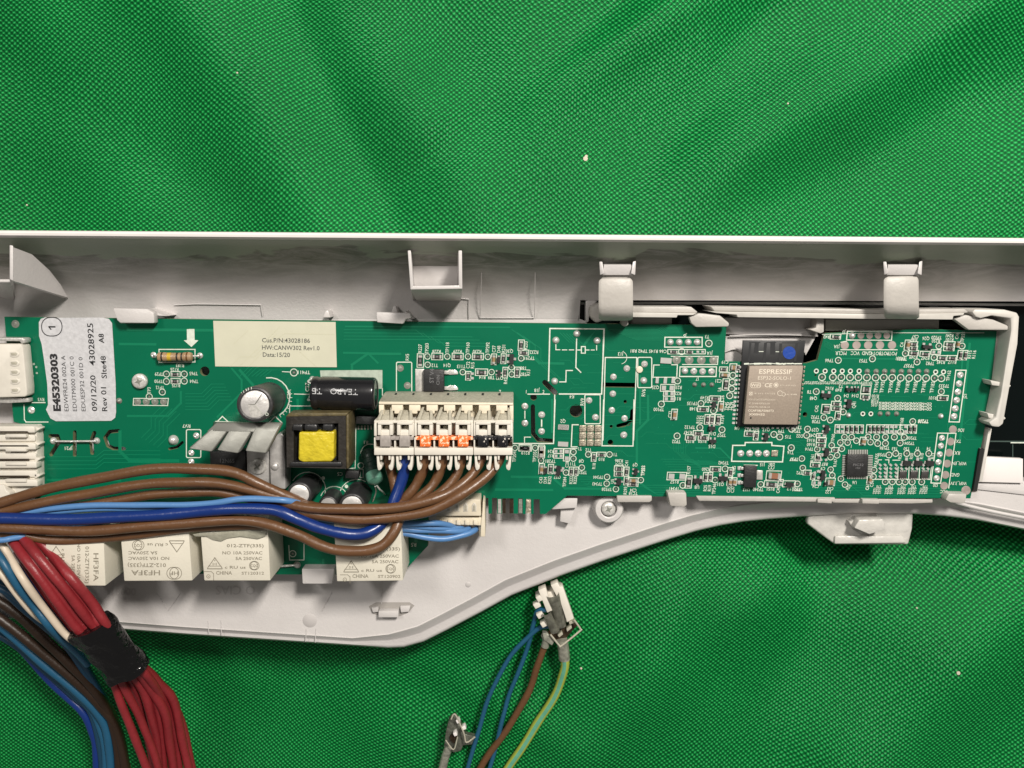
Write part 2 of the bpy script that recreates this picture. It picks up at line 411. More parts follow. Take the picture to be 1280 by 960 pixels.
def frame_axis(p0, p1):
    d = (Vector(p1)-Vector(p0)).normalized(); s = d.cross(Vector((0, 0, 1)))
    if s.length < 1e-3: s = Vector((1, 0, 0))
    s.normalize(); return d, s, s.cross(d).normalized()
def lathe_axis(bm, p0, p1, prof, seg=28, mi=0):
    """prof: (t along axis in px from p0, radius)"""
    d, s, u = frame_axis(p0, p1); p0 = Vector(p0); rings = []
    for t, r in prof:
        c = p0+d*t
        rings.append([bm.verts.new(c)] if r <= 1e-6 else [bm.verts.new(c+(s*cos(2*pi*k/seg)+u*sin(2*pi*k/seg))*r) for k in range(seg)])
    for a, b in zip(rings, rings[1:]):
        for k in range(seg):
            k2 = (k+1) % seg
            if len(a) == 1: f = bm.faces.new((a[0], b[k], b[k2]))
            elif len(b) == 1: f = bm.faces.new((a[k], a[k2], b[0]))
            else: f = bm.faces.new((a[k], a[k2], b[k2], b[k]))
            f.material_index = mi

# ================================================================ SETTING: the green cloth
def cloth_height(X, Y):
    """X,Y in board pixels relative to the middle of the photo, Y up"""
    x, y = X+640, 480-Y
    z = -92.0
    def ridge(x0, y0, x1, y1, w, h):
        dx, dy = x1-x0, y1-y0; L = sqrt(dx*dx+dy*dy)
        t = ((x-x0)*dx+(y-y0)*dy)/L/L; d = ((x-x0)*dy-(y-y0)*dx)/L
        e = max(0, -t, t-1)*L
        return h*exp(-(d/w)**2)*exp(-(e/120)**2)
    z -= 58*(1/(1+exp(-(x-900)/24)))*exp(-((y-690)/(70 if y > 690 else 150))**2)
    z += ridge(190, -60, 420, 330, 70, 20)
    q = max(0.0, min(1.0, (y-760)/150.0)); q = q*q*(3-2*q); z -= 62*q/(1+exp((x-470)/70))
    q = max(0.0, min(1.5, (y-700)/260.0)); z += 16*q/(1+exp(-(x-820)/70))
    z += ridge(-120, -20, 60, 320, 90, -10)
    z += ridge(520, 140, 620, 300, 60, 16)
    z += ridge(690, 90, 1000, -80, 40, 20)
    z += ridge(560, 180, 760, 20, 32, -16)
    z += ridge(960, 170, 1330, -60, 50, 20)
    z += ridge(1040, 230, 1380, 60, 60, -14)
    z += ridge(800, 260, 1000, 120, 70, 6)
    z += ridge(700, 760, 960, 700, 90, 8)
    z += ridge(760, 1000, 900, 720, 60, 22)
    z += ridge(1010, 1020, 1090, 760, 70, -20)
    z += ridge(1150, 1050, 1330, 800, 70, 22)
    z += ridge(560, 900, 720, 780, 60, -16)
    z += ridge(300, 1000, 420, 840, 60, -16)
    z += ridge(-60, 760, 120, 1000, 70, 10)
    z += ridge(380, 60, 470, 260, 34, -9)+ridge(830, 180, 930, 60, 30, -8)+ridge(60, 120, 240, 240, 50, -8)+ridge(440, 860, 640, 960, 34, 9)+ridge(900, 860, 980, 760, 40, 8)
    z += 18*exp(-((x-690)/190)**2-((y-790)/90)**2)
    z += 2.6*sin(x/61.0+y/47.0)+1.8*sin(x/33.0-y/71.0+1.3)+0.7*sin(x/21.0+y/28.0+0.5)+1.6*sin(x/90.0-y/35.0)
    return z
bm = BM(); NX, NY = 240, 190; g = []
for j in range(NY+1):
    for i in range(NX+1):
        X = -950+1900*i/NX; Y = 760-1520*j/NY
        g.append(bm.verts.new((X, Y, cloth_height(X, Y))))
for j in range(NY):
    for i in range(NX):
        a = j*(NX+1)+i; bm.faces.new((g[a], g[a+NX+1], g[a+NX+2], g[a+1]))
obj('ground_cloth', bm, 'cloth', kind='structure', at=(0, 0, 0))
bm = BM()
for (x, y, r) in ((732, 198, 3.2), (1183, 828, 2.6), (726, 833, 1.6), (979, 133, 1.2), (302, 95, 1.2), (25, 255, 1.2), (1146, 760, 1.2), (733, 195, 2)):
    X, Y, z = U(x, y, -88); z = cloth_height(X, Y)
    lathe(bm, X, Y, [(0, z+1.5), (r, z+1), (r*1.1, z-1)], 7)
obj('lint', bm, 'speck', kind='stuff', at=(0, 0, 0))

# ================================================================ THE CASING (moulded plastic panel lying face down)
casing = thing('plastic_panel_housing', 'pale grey plastic appliance control panel housing lying face down on the green cloth', 'plastic housing', (0, 0, -88))
FZ = -30.0
def rim_y(x): return 288+4.6*(x/640.0) if x < 640 else 292.6+5.2*((x-640)/640.0)
bm = BM()
prof = [(-1, -86), (-1, 80), (0.5, 87), (3, 89), (6, 88.5), (8.2, 85), (9, 81), (12, 72), (18, 60), (26, 50), (36, 36), (48, 18), (62, 0), (74, -12), (84, -19)]
xs = [-170+i*(905/34) for i in range(35)]+[735+i*(735/27) for i in range(1, 28)]
foot = [(93, -24), (101, -27.5), (108, -29.4)]
cols = []
for x in xs:
    col = []; ry = rim_y(x)
    yb = U(x, ry, 87)
    for dy, z in prof:
        if dy == -1: col.append(bm.verts.new((yb[0], yb[1]+0.6, z)))
        else:
            f = 1.0 if dy < 10 else 1.0-(ry-290)*0.008
            p = U(x, ry+dy*f, z); col.append(bm.verts.new((yb[0]*(1.0), p[1], z)))
    if x < 736:
        for dy, z in foot: p = U(x, ry+dy*(1.0-(ry-290)*0.008), z); col.append(bm.verts.new((yb[0], p[1], z)))
    cols.append(col)
for a, b in zip(cols, cols[1:]):
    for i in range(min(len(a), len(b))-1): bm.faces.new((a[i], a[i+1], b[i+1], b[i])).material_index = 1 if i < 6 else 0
class _C: pass
footv = []
for c in cols:
    if len(c) > len(prof): q = _C(); q.co = (c[-1].co.x, c[-1].co.y, c[-1].co.z); footv.append(q)
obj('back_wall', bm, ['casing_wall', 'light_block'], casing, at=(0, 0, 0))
# floor (opening for the display on the right)
OUT = [(-170, 742), (0, 772), (140, 786), (230, 793), (320, 799), (440, 807), (485, 810), (505, 809), (530, 802), (560, 787), (600, 766), (640, 744), (700, 720), (760, 699), (800, 686), (840, 673), (870, 664), (900, 657), (930, 652), (960, 649), (1010, 645), (1060, 642), (1140, 642), (1180, 645), (1220, 650), (1250, 656), (1280, 662), (1340, 676), (1470, 710)]
def off(pts, d):
    o = []
    for i, (x, y) in enumerate(pts):
        x0, y0 = pts[max(0, i-1)]; x1, y1 = pts[min(len(pts)-1, i+1)]
        L = sqrt((x1-x0)**2+(y1-y0)**2); o.append((x+(y1-y0)/L*d, y-(x1-x0)/L*d))
    return o
def lipw(i):
    x = OUT[i][0]; return 0.45 if x < 440 else min(1.0, 0.45+(x-440)/120.0)
i1 = off(OUT, 22); i2 = off(OUT, 12); i0 = off(OUT, 24)
bm = BM()
inner = []
for i, (x, y) in enumerate(OUT):
    k = lipw(i); n = (i1[i][0]-x, i1[i][1]-y)
    inner.append((x+n[0]*k, y+n[1]*k))
loop = [tuple(c.co[:2])+(FZ+0.3,) for c in footv]
open_l = [(733.5, 402), (734, 560), (738, 585), (748, 597), (765, 601), (1215, 601), (1470, 601)]
NF = len(loop)
loop += [U(x, y, FZ+0.3) for x, y in open_l]
loop += [U(x, y, FZ) for x, y in inner[::-1]]
vs = [bm.verts.new(p) for p in loop]
es = [bm.edges.new((vs[i], vs[(i+1) % len(vs)])) for i in range(len(vs))]
bmesh.ops.triangle_fill(bm, use_beauty=True, use_dissolve=False, edges=es)
vb = [bm.verts.new((p[0], p[1], -60)) for p in loop[NF:NF+len(open_l)]]
for i in range(len(vb)-1): bm.faces.new((vs[NF+i], vs[NF+1+i], vb[i+1], vb[i]))
obj('panel_floor', bm, 'casing', casing, at=(0, 0, 0))
# lip along the lower edge
bm = BM(); cols = []
for i, (x, y) in enumerate(OUT):
    k = lipw(i); n = ((i1[i][0]-x)/22, (i1[i][1]-y)/22); col = []
    for d, z in ((22*k, FZ), (20.5*k, FZ+1.2), (19*k, FZ), (12.5*k, FZ-11*k), (11*k, FZ-12*k), (4, FZ-12*k), (1.5, FZ-13*k), (0, FZ-17), ):
        col.append(bm.verts.new(U(x+n[0]*d, y+n[1]*d, z)))
    p = U(x, y, FZ-17); col.append(bm.verts.new((p[0], p[1], -58 if x > 850 else -75)))
    cols.append(col)
for a, b in zip(cols, cols[1:]):
    for i in range(len(a)-1): bm.faces.new((a[i], a[i+1], b[i+1], b[i]))
obj('lower_lip', bm, 'casing', casing, at=(0, 0, 0))
# moulded lines, notches and marks of the floor
for pts in ([(218, 381), (246, 380), (326, 381), (328, 395)], [(602, 341), (600, 397), (668, 397), (669, 341)], [(576, 373), (586, 374), (586, 398)], [(735, 310), (722, 400)], [(196, 742), (210, 763), (228, 738)],
            [(260, 776), (261, 791)], [(276, 775), (277, 794)], [(383, 786), (382, 802)], [(395, 786), (394, 803)], [(477, 728), (477, 755)], [(415, 740), (402, 764)], [(555, 648), (640, 650)]):
    sp = pts; bm = BM()
    for q0, q1 in zip(sp, sp[1:]):
        z = FZ+1.0 if q0[1] > 500 else (-17 if q0[1] > 365 else 0)
        def on_wall(p):
            y = p[1]; ry = rim_y(p[0]); t = [(26, 50), (36, 36), (48, 18), (62, 0), (74, -12), (84, -19), (112, -30)]
            d = y-ry
            for (a, za), (b, zb) in zip(t, t[1:]):
                if a <= d <= b: return za+(zb-za)*(d-a)/(b-a)+0.8
            return FZ+0.6
        P0 = U(q0[0], q0[1], on_wall(q0)); P1 = U(q1[0], q1[1], on_wall(q1)); tube3(bm, [P0, P1], 0.55, 5)
    obj('mould_line', bm, 'casing', casing, at=(0, 0, 0))
bm = BM()
text(bm, 'O CIAS', 294, 738, 11, 180, z=FZ+0.7, bold=0.0)
text(bm, '00081', 155, 740, 9, 180, z=FZ+0.7, bold=0.0)
obj('moulded_lettering', bm, 'emboss', casing)
# round ejector marks, dark patch round the catch
bm = BM()
X = U(387, 776, FZ+0.6); lathe(bm, X[0], X[1], [(0, FZ+0.4), (9, FZ+0.4), (9.6, FZ)], 20); obj('ejector_mark', bm, 'emboss', casing); bm = BM()
X = U(585, 731, FZ+0.6); lathe(bm, X[0], X[1], [(0, FZ+0.4), (3.5, FZ+0.4), (4, FZ)], 16)
obj('ejector_mark', bm, 'emboss', casing)
mat('shadow_recess', (0.33, 0.31, 0.29), 0.6)  # darker tone paints the shade round the catch on a thin sheet
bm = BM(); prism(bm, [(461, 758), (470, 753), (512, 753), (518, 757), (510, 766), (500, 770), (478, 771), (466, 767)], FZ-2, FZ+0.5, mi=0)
obj('catch_shade', bm, 'shadow_recess', casing)
bm = BM(); prism(bm, [(473, 764), (498, 764), (498, 772), (473, 772)], FZ, FZ+12, 1)
prism(bm, [(464, 760), (473, 759), (473, 765), (466, 766)], FZ, FZ+6, 1); prism(bm, [(500, 758), (513, 758), (511, 765), (501, 766)], FZ, FZ+6, 1)
obj('catch', bm, 'casing', casing, at=(0, 0, 0))
# retaining tabs that hold the board
def tabp(pts, z0, z1, bev=1.5, name='retaining_tab'):
    b = BM(); prism(b, pts, z0, z1, bev); return obj(name, b, 'casing', casing, at=None)
tabp([(141, 385), (184, 386), (192, 391), (193, 404), (150, 404), (146, 400)], 4, 17)
tabp([(470, 390), (513, 391.5), (514, 398), (507, 399), (504, 405), (471, 403)], 4, 17)
tabp([(377, 711), (418, 711), (415, 730), (378, 730)], -28, 18)
b = BM(); prism(b, [(182, 386), (208, 395), (192, 394)], FZ, 6); obj('rib', b, 'casing', casing)
b = BM(); prism(b, [(507, 389), (516, 399), (504, 394)], FZ, 6); obj('rib', b, 'casing', casing)
for q in ([(403, 397), (407, 388), (410, 388), (413, 397)], [(489, 391), (492, 382), (495, 383), (497, 391)]):
    b = BM(); prism(b, q, FZ, -4, 1); obj('rib', b, 'casing', casing)
# box-shaped pocket on the wall
b = BM()
def wallslab(bm, pts_top, pts_bot):
    prism3(bm, pts_bot, pts_top)
def slabI(bm, tops, bots):     # tops/bots: lists of (x,y,z)
    t = bmesh.new(); prism3(t, [U(*p) for p in bots], [U(*p) for p in tops]); bmesh.ops.recalc_face_normals(t, faces=t.faces); bevel_all(t, 0.8, 2); join(bm, t)
slabI(b, [(509.5, 313, 88), (513.5, 313, 88), (517, 359, 84), (513, 361, 84)], [(512, 322, -10), (516, 322, -10), (520, 374, -22), (516, 376, -22)])
slabI(b, [(573, 313, 88), (577.5, 313, 88), (578, 361, 84), (573.5, 359, 84)], [(571, 322, -10), (575, 322, -10), (576.5, 376, -22), (572, 374, -22)])
slabI(b, [(513, 357.5, 84), (578, 356.5, 84), (578, 361, 84), (513, 362, 84)], [(518, 372, -22), (576, 372, -22), (575, 377, -22), (521, 377, -22)])
slabI(b, [(515, 320, 30), (573, 320, 30), (572, 358, 24), (518, 359, 24)], [(515, 320, 26), (573, 320, 26), (572, 358, 20), (518, 359, 20)])
obj('pocket', b, 'casing', casing, at=(0, 0, 0))
# triangular bracket at the left end of the wall
b = BM()
slabI(b, [(12, 306, 92), (16.5, 307, 92), (16.5, 351, 92), (12, 349, 92)], [(14, 330, -20), (18, 330, -20), (19, 372, -24), (15, 372, -24)])
slabI(b, [(-60, 349, 70), (14, 349, 74), (14, 353, 74), (-60, 353, 70)], [(-60, 352, -20), (18, 372, -20), (18, 376, -20), (-60, 356, -20)])
t = bmesh.new(); fin = [(16.5, 309, 90), (40, 318, 64), (62, 338, 30), (76, 356, 6), (85, 372, -16), (16.5, 351, 90)]
vs = [t.verts.new(U(*p)) for p in fin]; vs2 = [t.verts.new(U(p[0], p[1]+2, p[2]-5)) for p in fin]
t.faces.new(vs); t.faces.new(vs2[::-1])
for i in range(6): t.faces.new((vs[i], vs[(i+1) % 6], vs2[(i+1) % 6], vs2[i]))
join(b, t); obj('bracket', b, 'casing', casing, at=(0, 0, 0))
# lower post and bracket under the board edge
b = BM(); prism(b, [(691, 631), (699, 623), (722, 623), (721, 635), (690, 637)], -16, -6, 1); prism(b, [(701, 635), (719, 635), (713, 655), (700, 652)], FZ, -14, 1)
obj('post', b, 'casing', casing, at=(0, 0, 0))
# screw boss
X = U(761, 636, -12); b = BM(); lathe(b, X[0], X[1], [(10, -16), (10.5, -10), (12, -9), (17, -10), (19, -13), (20.5, FZ)], 32); lathe(b, X[0], X[1], [(10, -16), (0, -17)], 32)
obj('screw_boss', b, 'casing', casing, at=(0, 0, 0))
# recessed trim under the board, right side
b = BM(); prism(b, [(1222, 604), (1470, 604), (1470, 640), (1222, 612)], FZ-3, FZ+3.0, 1); obj('trim_step', b, 'casing', casing, at=(0, 0, 0))
b = BM(); tubep(b, [(1155, 615, FZ+1), (1195, 628, FZ+1), (1235, 638, FZ+1), (1290, 649, FZ+1), (1470, 684, FZ+1)], 2.2, 8); obj('mould_ridge', b, 'casing', casing, at=(0, 0, 0))
# translucent tongue on the lower edge
b = BM()
prism(b, [(1012, 640), (1142, 641), (1141, 660), (1136, 681), (1044, 681), (1026, 668), (1009, 655)], -62, -50, 3, seg=3)
prism(b, [(1044, 670), (1128, 670), (1134, 679), (1043, 680)], -52, -46, 2)
obj('tongue', b, 'plastic_clear', casing, at=None)
b = BM(); prism(b, [(1074, 650), (1104, 649), (1107, 662), (1087, 668), (1068, 660)], -50, -27, 1.5); prism(b, [(1061, 652), (1075, 648), (1078, 668), (1066, 660)], -50, -40, 1)
obj('tongue_catch', b, 'plastic_clear', casing)

# display glass behind the board, white light block
bm = BM(); prism(bm, [(700, 360), (1500, 362), (1500, 596), (700, 596)], -72, -50)
o = obj('display_glass', bm, 'glass_black'); tag(o, 'black glossy display glass showing behind the right end of the board', 'display glass')
bm = BM()
for pts in ([(1230, 551.5), (1400, 553)],):
    line(bm, pts, 1.6, -49.6)
line(bm, [(1264, 553.3), (1400, 554.2)], 1.4, -49.2, mi=1); line(bm, [(1266, 556), (1266, 572)], 1.0, -49.6)
obj('printed_line', bm, ['glass_line', 'silk'], o)
bm = BM(); prism(bm, [(720, 377.5), (1000, 377), (1470, 381), (1470, 384), (1000, 380.5), (720, 381)], -55, -36, 0.6)
tag(obj('edge_strip', bm, 'casing'), 'thin pale strip along the top edge of the black display glass', 'trim strip')
bm = BM(); prism(bm, [(1226, 571), (1279, 573.5), (1279, 604), (1221, 602.5)], FZ, -22, 0.8)
o = obj('light_block', bm, 'light_block'); tag(o, 'bright white rectangular plastic block beside the lower right board corner', 'plastic block')

# ================================================================ board carrier (beige frame with hooks)
carrier = thing('board_carrier', 'beige plastic carrier frame clipped over the right half of the circuit board', 'carrier frame', U(1000, 390, -40))
def cp(name, pts, z0, z1, bev=1.5, m='carrier', **k):
    b = BM(); prism(b, pts, z0, z1, bev, **k); return obj(name, b, m, carrier)
def strap(x0, x1, yo):
    b = BM(); prf = [(yo-1, 40), (yo-1, 54), (yo+1, 60), (yo+5, 62), (yo+20, 61), (yo+34, 60), (yo+43, 57), (yo+49, 50), (yo+53, 40), (yo+54, 28), (yo+53, 14)]
    n = len(prf); th = 5.0; cols = []
    for x, r in ((x0, 0), (x0+1.5, 1), (x0+4, 2), ((x0+x1)/2, 2.4), (x1-4, 2), (x1-1.5, 1), (x1, 0)):
        lo = []; hi = []
        for i, (y, z) in enumerate(prf):
            q = U(x, y, z); a = prf[max(0, i-1)]; c = prf[min(n-1, i+1)]
            pa = U(x, *a); pc = U(x, *c); dy = pc[1]-pa[1]; dz = pc[2]-pa[2]; L = sqrt(dy*dy+dz*dz)
            ny, nz = dz/L, -dy/L
            if nz < 0 and i < 3: pass
            rr = (r-2.4)*0.9
            pin = {0: 5.0, 1: 3.4, 2: 1.2, 3: .2, n-2: .8, n-1: 3.0, n-3: .3}.get(i, 0)*max(0, 1-r/2.4)*(1 if x < (x0+x1)/2 else -1)
            q = (q[0]+pin, q[1], q[2])
            hi.append((q[0], q[1]+ny*rr, q[2]+nz*rr)); lo.append((q[0], q[1]-ny*(th-rr), q[2]-nz*(th+rr)))
        cols.append((hi, lo))
    V = [([b.verts.new(p) for p in h], [b.verts.new(p) for p in l]) for h, l in cols]
    for (h0, l0), (h1, l1) in zip(V, V[1:]):
        for i in range(n-1):
            b.faces.new((h0[i], h0[i+1], h1[i+1], h1[i])); b.faces.new((l0[i], l1[i], l1[i+1], l0[i+1]))
        for i in (0, n-1): b.faces.new((h0[i], h1[i], l1[i], l0[i]))
    for h, l in (V[0], V[-1]):
        for i in range(n-1): b.faces.new((h[i], h[i+1], l[i+1], l[i]))
    return obj('hook', b, 'carrier', carrier)
strap(748.5, 791.5, 347); strap(1105.5, 1149.5, 345)
# catches on the wall under each hook
for x0, x1, y0 in ((749, 795, 327), (1104, 1153, 327)):
    b = BM()
    slabI(b, [(x0+6, y0+4, 62), (x1-6, y0+4, 62), (x1-4, y0+17, 58), (x0+4, y0+17, 58)], [(x0+4, y0+2, 20), (x1-4, y0+2, 20), (x1-4, y0+19, 20), (x0+4, y0+19, 20)])
    slabI(b, [(x0, y0, 62), (x0+4, y0, 62), (x0+6, y0+15, 66), (x0+1, y0+17, 62)], [(x0, y0, 20), (x0+4, y0, 20), (x0+6, y0+15, 20), (x0+1, y0+17, 20)])
    slabI(b, [(x1-4, y0, 62), (x1, y0-1, 62), (x1-1, y0+17, 62), (x1-6, y0+15, 66)], [(x1-4, y0, 20), (x1, y0-1, 20), (x1-1, y0+17, 20), (x1-6, y0+15, 20)])
    obj('hook_seat', b, 'casing', casing, at=(0, 0, 0))
b = BM(); prism(b, [(732, 371.5), (758, 372), (748, 375), (741, 381), (737, 390), (736, 402), (732.5, 403)], -60, -20, 1); obj('opening_corner', b, 'casing', casing, at=(0, 0, 0))
cp('pivot_arm', [(738, 384), (750, 378), (756, 400), (745, 404), (738, 396)], -30, 8, 3, seg=3)
cp('pivot_arm', [(778, 396), (785, 396), (786, 406), (781, 409), (777, 406)], -10, 12, 2)
# rails: top face and front lip, the lip coloured lighter as if better lit
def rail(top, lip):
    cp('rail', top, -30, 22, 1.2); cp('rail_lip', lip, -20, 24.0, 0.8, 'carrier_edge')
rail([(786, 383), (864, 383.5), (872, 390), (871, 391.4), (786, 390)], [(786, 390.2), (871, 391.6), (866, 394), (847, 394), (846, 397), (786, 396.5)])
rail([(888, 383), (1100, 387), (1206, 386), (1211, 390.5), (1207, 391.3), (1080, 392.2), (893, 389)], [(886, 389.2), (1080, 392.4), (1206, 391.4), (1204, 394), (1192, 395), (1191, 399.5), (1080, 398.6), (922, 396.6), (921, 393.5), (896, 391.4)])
cp('clip_tongue', [(861, 396), (874, 391.5), (900, 394), (912, 404), (911, 408.5), (870, 409), (864, 404)], 10, 20, 2)
cp('clip_tongue', [(1193, 399), (1207, 393.5), (1242, 399.5), (1265, 409), (1264, 412.8), (1211, 412.5)], 10, 20, 2)
cp('beam', [(790, 397), (840, 397), (840, 405), (790, 406)], -45, -8, 1)
cp('beam', [(1032, 399), (1174, 399.5), (1174, 411), (1032, 414)], -45, -12, 1)
cp('back_plate', [(906, 397), (1022, 398), (1022, 419.5), (906, 417.8)], -45, -14, 1, 'casing')
cp('back_plate', [(906, 420), (1020, 421.5), (1007, 445), (1006, 441), (985, 441), (985, 452), (906, 452)], -45, -18, 1, 'casing')
cp('web', [(1022, 398), (1030, 398), (1030, 415), (1026, 417), (1012, 412), (1020, 410)], -40, 10, 1)
b = BM(); tubep(b, [(912, 420, -13), (940, 418.5, -11), (985, 418.5, -11), (1022, 420, -13)], 1.1, 6); tubep(b, [(905, 440, -16), (918, 436, -14), (928, 442, -16), (930, 449, -16)], 1.4, 6); obj('mould_ridge', b, 'casing', carrier)
# right end frame
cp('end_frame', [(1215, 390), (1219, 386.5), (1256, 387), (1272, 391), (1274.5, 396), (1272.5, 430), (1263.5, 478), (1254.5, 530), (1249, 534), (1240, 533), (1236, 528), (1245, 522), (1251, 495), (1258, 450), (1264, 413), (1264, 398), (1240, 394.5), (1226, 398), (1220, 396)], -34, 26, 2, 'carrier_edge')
cp('end_wall', [(1246, 402), (1264, 405), (1258, 470), (1247, 526), (1234, 530), (1238, 480)], -40, -2, 1)
cp('cross_rib', [(1238, 475.5), (1261, 479.5), (1264, 482), (1262, 484.5), (1240, 481.5)], -20, 20, 0.8, 'carrier_edge')
cp('cross_rib', [(1234, 516.5), (1255, 520), (1257.5, 523), (1255, 525), (1236, 522.5)], -20, 20, 0.8, 'carrier_edge')
cp('bottom_wall', [(1225.5, 560), (1228, 561), (1222, 615), (1216, 616)], -40, 2, 0.5)
cp('bottom_wall', [(1236, 536), (1240, 536), (1228, 602), (1224, 602)], -40, 4, 0.5, 'carrier_edge')
b = BM(); prism(b, [(1225, 561), (1230, 561), (1221.5, 614), (1216.5, 614)], -25, 4.5); obj('dark_gap_strip', b, 'black_hole', carrier)  # solid black strip added where there is only a dark, shaded gap
# ledges below the board
cp('ledge', [(771, 620), (815, 620), (815, 626), (812, 628), (772, 628)], -25, 4, 1.2)
cp('ledge', [(870, 620), (1044, 622), (1044, 627.5), (874, 626.5)], -25, 2, 1)
cp('ledge', [(1000, 622), (1166, 624), (1166, 628.5), (1140, 629.5), (1000, 628)], -25, -2, 1)
cp('ledge', [(1022, 623.5), (1040, 624), (1040, 629.5), (1022, 628.5)], -25, 6, 1); cp('ledge', [(1078, 624), (1100, 624.5), (1099, 630), (1078, 629.5)], -25, 6, 1)
cp('clip_foot', [(834, 615.5), (858, 615.5), (859, 632), (855, 634), (838, 633)], -20, 14, 2)
cp('clip_foot', [(1186, 617), (1209, 617.5), (1207, 629), (1203, 630), (1188, 628.5), (1182, 625)], -20, 14, 2)

# screws ---------------------------------------------------------------------
def screw(x, y, z, r, label, rot=20, m='steel_screw', slot='cross', name='screw'):
    X = U(x, y, z); b = BM()
    lathe(b, X[0], X[1], [(0, z-0.5), (r*0.45, z), (r*0.8, z-0.8), (r*0.97, z-2.2), (r, z-3.5), (r, z-6)], 28)
    s = obj('screw', b, m); s['label'] = label; s['category'] = 'screw'
    c = BM()
    for k in range(2 if slot == 'cross' else 1):
        a = radians(rot+90*k); L = r*0.58; w = r*0.13
        pts = [(X[0]+u*cos(a)-v*sin(a), X[1]+u*sin(a)+v*cos(a), z-0.05+0.03*k) for u, v in ((-L, 0), (-L*.3, w), (L*.3, w), (L, 0), (L*.3, -w), (-L*.3, -w))]
        prism3(c, [(p[0], p[1], z-1.5) for p in pts], [(p[0], p[1], p[2]+0.25) for p in pts])
    obj('drive_recess', c, 'pad_dull', s)
screw(761, 637, -6, 9.0, 'silver cross-head screw in the round plastic boss below the board', 25)
screw(173, 477, 7, 9.5, 'silver cross-head screw sunk in the board beside the white label', 15)

# ================================================================ THE CIRCUIT BOARD
board = thing('circuit_board', 'long green printed circuit board with white markings, capacitors, relays and a metal radio module', 'circuit board', U(640, 520, -7))
BT = -7.0
outer = [(5.5, 396), (250, 399), (640, 403.5), (870, 406), (908, 408), (905.5, 449), (906, 452.5), (1008, 454), (1022, 450), (1031, 416.5), (1150, 411), (1246, 414), (1237, 500), (1229, 545), (1213, 623),
         (1000, 622.5), (860, 621), (709, 619.5), (682, 642.5), (675, 642.5), (674.5, 624), (667, 624), (667, 642.5), (664, 642.5), (664, 624), (657, 624), (657, 642.5), (653.5, 642.5), (653.5, 623), (647.5, 623), (647.5, 642),
         (642, 642), (642, 623), (627.5, 623), (627.5, 642), (621.5, 642), (621.5, 622.5), (615, 622.5), (615, 642), (610.5, 642), (610.5, 622.5), (604.5, 622.5), (604.5, 642), (536, 641), (535, 682), (507, 712), (504, 719), (60, 716), (44, 700), (44, 535), (17, 527), (14.5, 500), (8, 425)]
def slot(pts, w, n=5):
    """outline of a milled slot following photo points"""
    L = []; Rr = []
    m = len(pts)
    for i, (x, y) in enumerate(pts):
        x0, y0 = pts[max(0, i-1)]; x1, y1 = pts[min(m-1, i+1)]; d = sqrt((x1-x0)**2+(y1-y0)**2)
        nx, ny = -(y1-y0)/d*w/2, (x1-x0)/d*w/2
        L.append((x+nx, y+ny)); Rr.append((x-nx, y-ny))
    def capp(p, q0, sgn):
        a0 = atan2(q0[1]-p[1], q0[0]-p[0]); return [(p[0]+w/2*cos(a0+sgn*pi*i/n), p[1]+w/2*sin(a0+sgn*pi*i/n)) for i in range(1, n)]
    return L+capp(pts[-1], L[-1], -1)+Rr[::-1]+capp(pts[0], Rr[0], -1)
def slots(pts, w): return [slot([p, q], w) for p, q in zip(pts, pts[1:])]
holes = [slot([(681, 478), (694, 491)], 6.5), circ(667, 496.5, 4.2, 14), circ(720, 513.5, 8, 20), circ(781.5, 502, 2.2, 10), circ(764, 533, 2.0, 10), circ(763, 553, 3.6, 12), circ(1006.2, 518, 3.0, 12),
         slot([(754, 481), (794, 481.5)], 6.0), circ(256, 464, 6, 18), slot([(93.5, 540), (93.5, 569)], 4.5), circ(1019.5, 469, 1.4, 8), circ(1046.5, 481, 1.2, 8)]
holes += slots([(666, 508), (666.5, 542), (673, 550), (689, 551)], 5.4)+slots([(790.5, 514), (790, 523), (785, 529.5), (773, 532.5)], 5.4)+slots([(63, 545), (72, 545), (74, 552), (64, 568)], 5)+slots([(118, 541), (114, 552), (115.5, 566)], 5)
holes += slots([(148, 538.5), (137, 539.5), (131.5, 547), (135, 557), (142, 560.5), (155, 561)], 4.6)+slots([(212, 561), (221, 559), (228, 553)], 3.5)
bm = BM()
bm = BM()
from mathutils.geometry import delaunay_2d_cdt
def inside(p, lp):
    c = False; n = len(lp)
    for i in range(n):
        (x0, y0), (x1, y1) = lp[i], lp[(i+1) % n]
        if (y0 > p[1]) != (y1 > p[1]) and p[0] < (x1-x0)*(p[1]-y0)/(y1-y0)+x0: c = not c
    return c
allv = []; alle = []
for lp_ in [outer]+holes:
    k0 = len(allv); allv += [Vector(p) for p in lp_]; alle += [(k0+i, k0+(i+1) % len(lp_)) for i in range(len(lp_))]
rv = delaunay_2d_cdt(allv, alle, [], 0, 1e-4)
vt = [bm.verts.new(U(v.x, v.y, 0)) for v in rv[0]]; vb = [bm.verts.new((v.co.x, v.co.y, BT)) for v in vt]
for tri in rv[2]:
    c = (sum(rv[0][i].x for i in tri)/3, sum(rv[0][i].y for i in tri)/3)
    if not inside(c, outer) or any(inside(c, h) for h in holes): continue
    bm.faces.new([vt[i] for i in tri]); bm.faces.new([vb[i] for i in reversed(tri)])
for e in [e for e in list(bm.edges) if len(e.link_faces) == 1 and e.verts[0].co.z == 0 and e.verts[1].co.z == 0]:
    i, j = vt.index(e.verts[0]), vt.index(e.verts[1]); bm.faces.new((vt[i], vt[j], vb[j], vb[i])).material_index = 1
obj('substrate', bm, ['board_mask', 'board_edge'], board, sm=False)
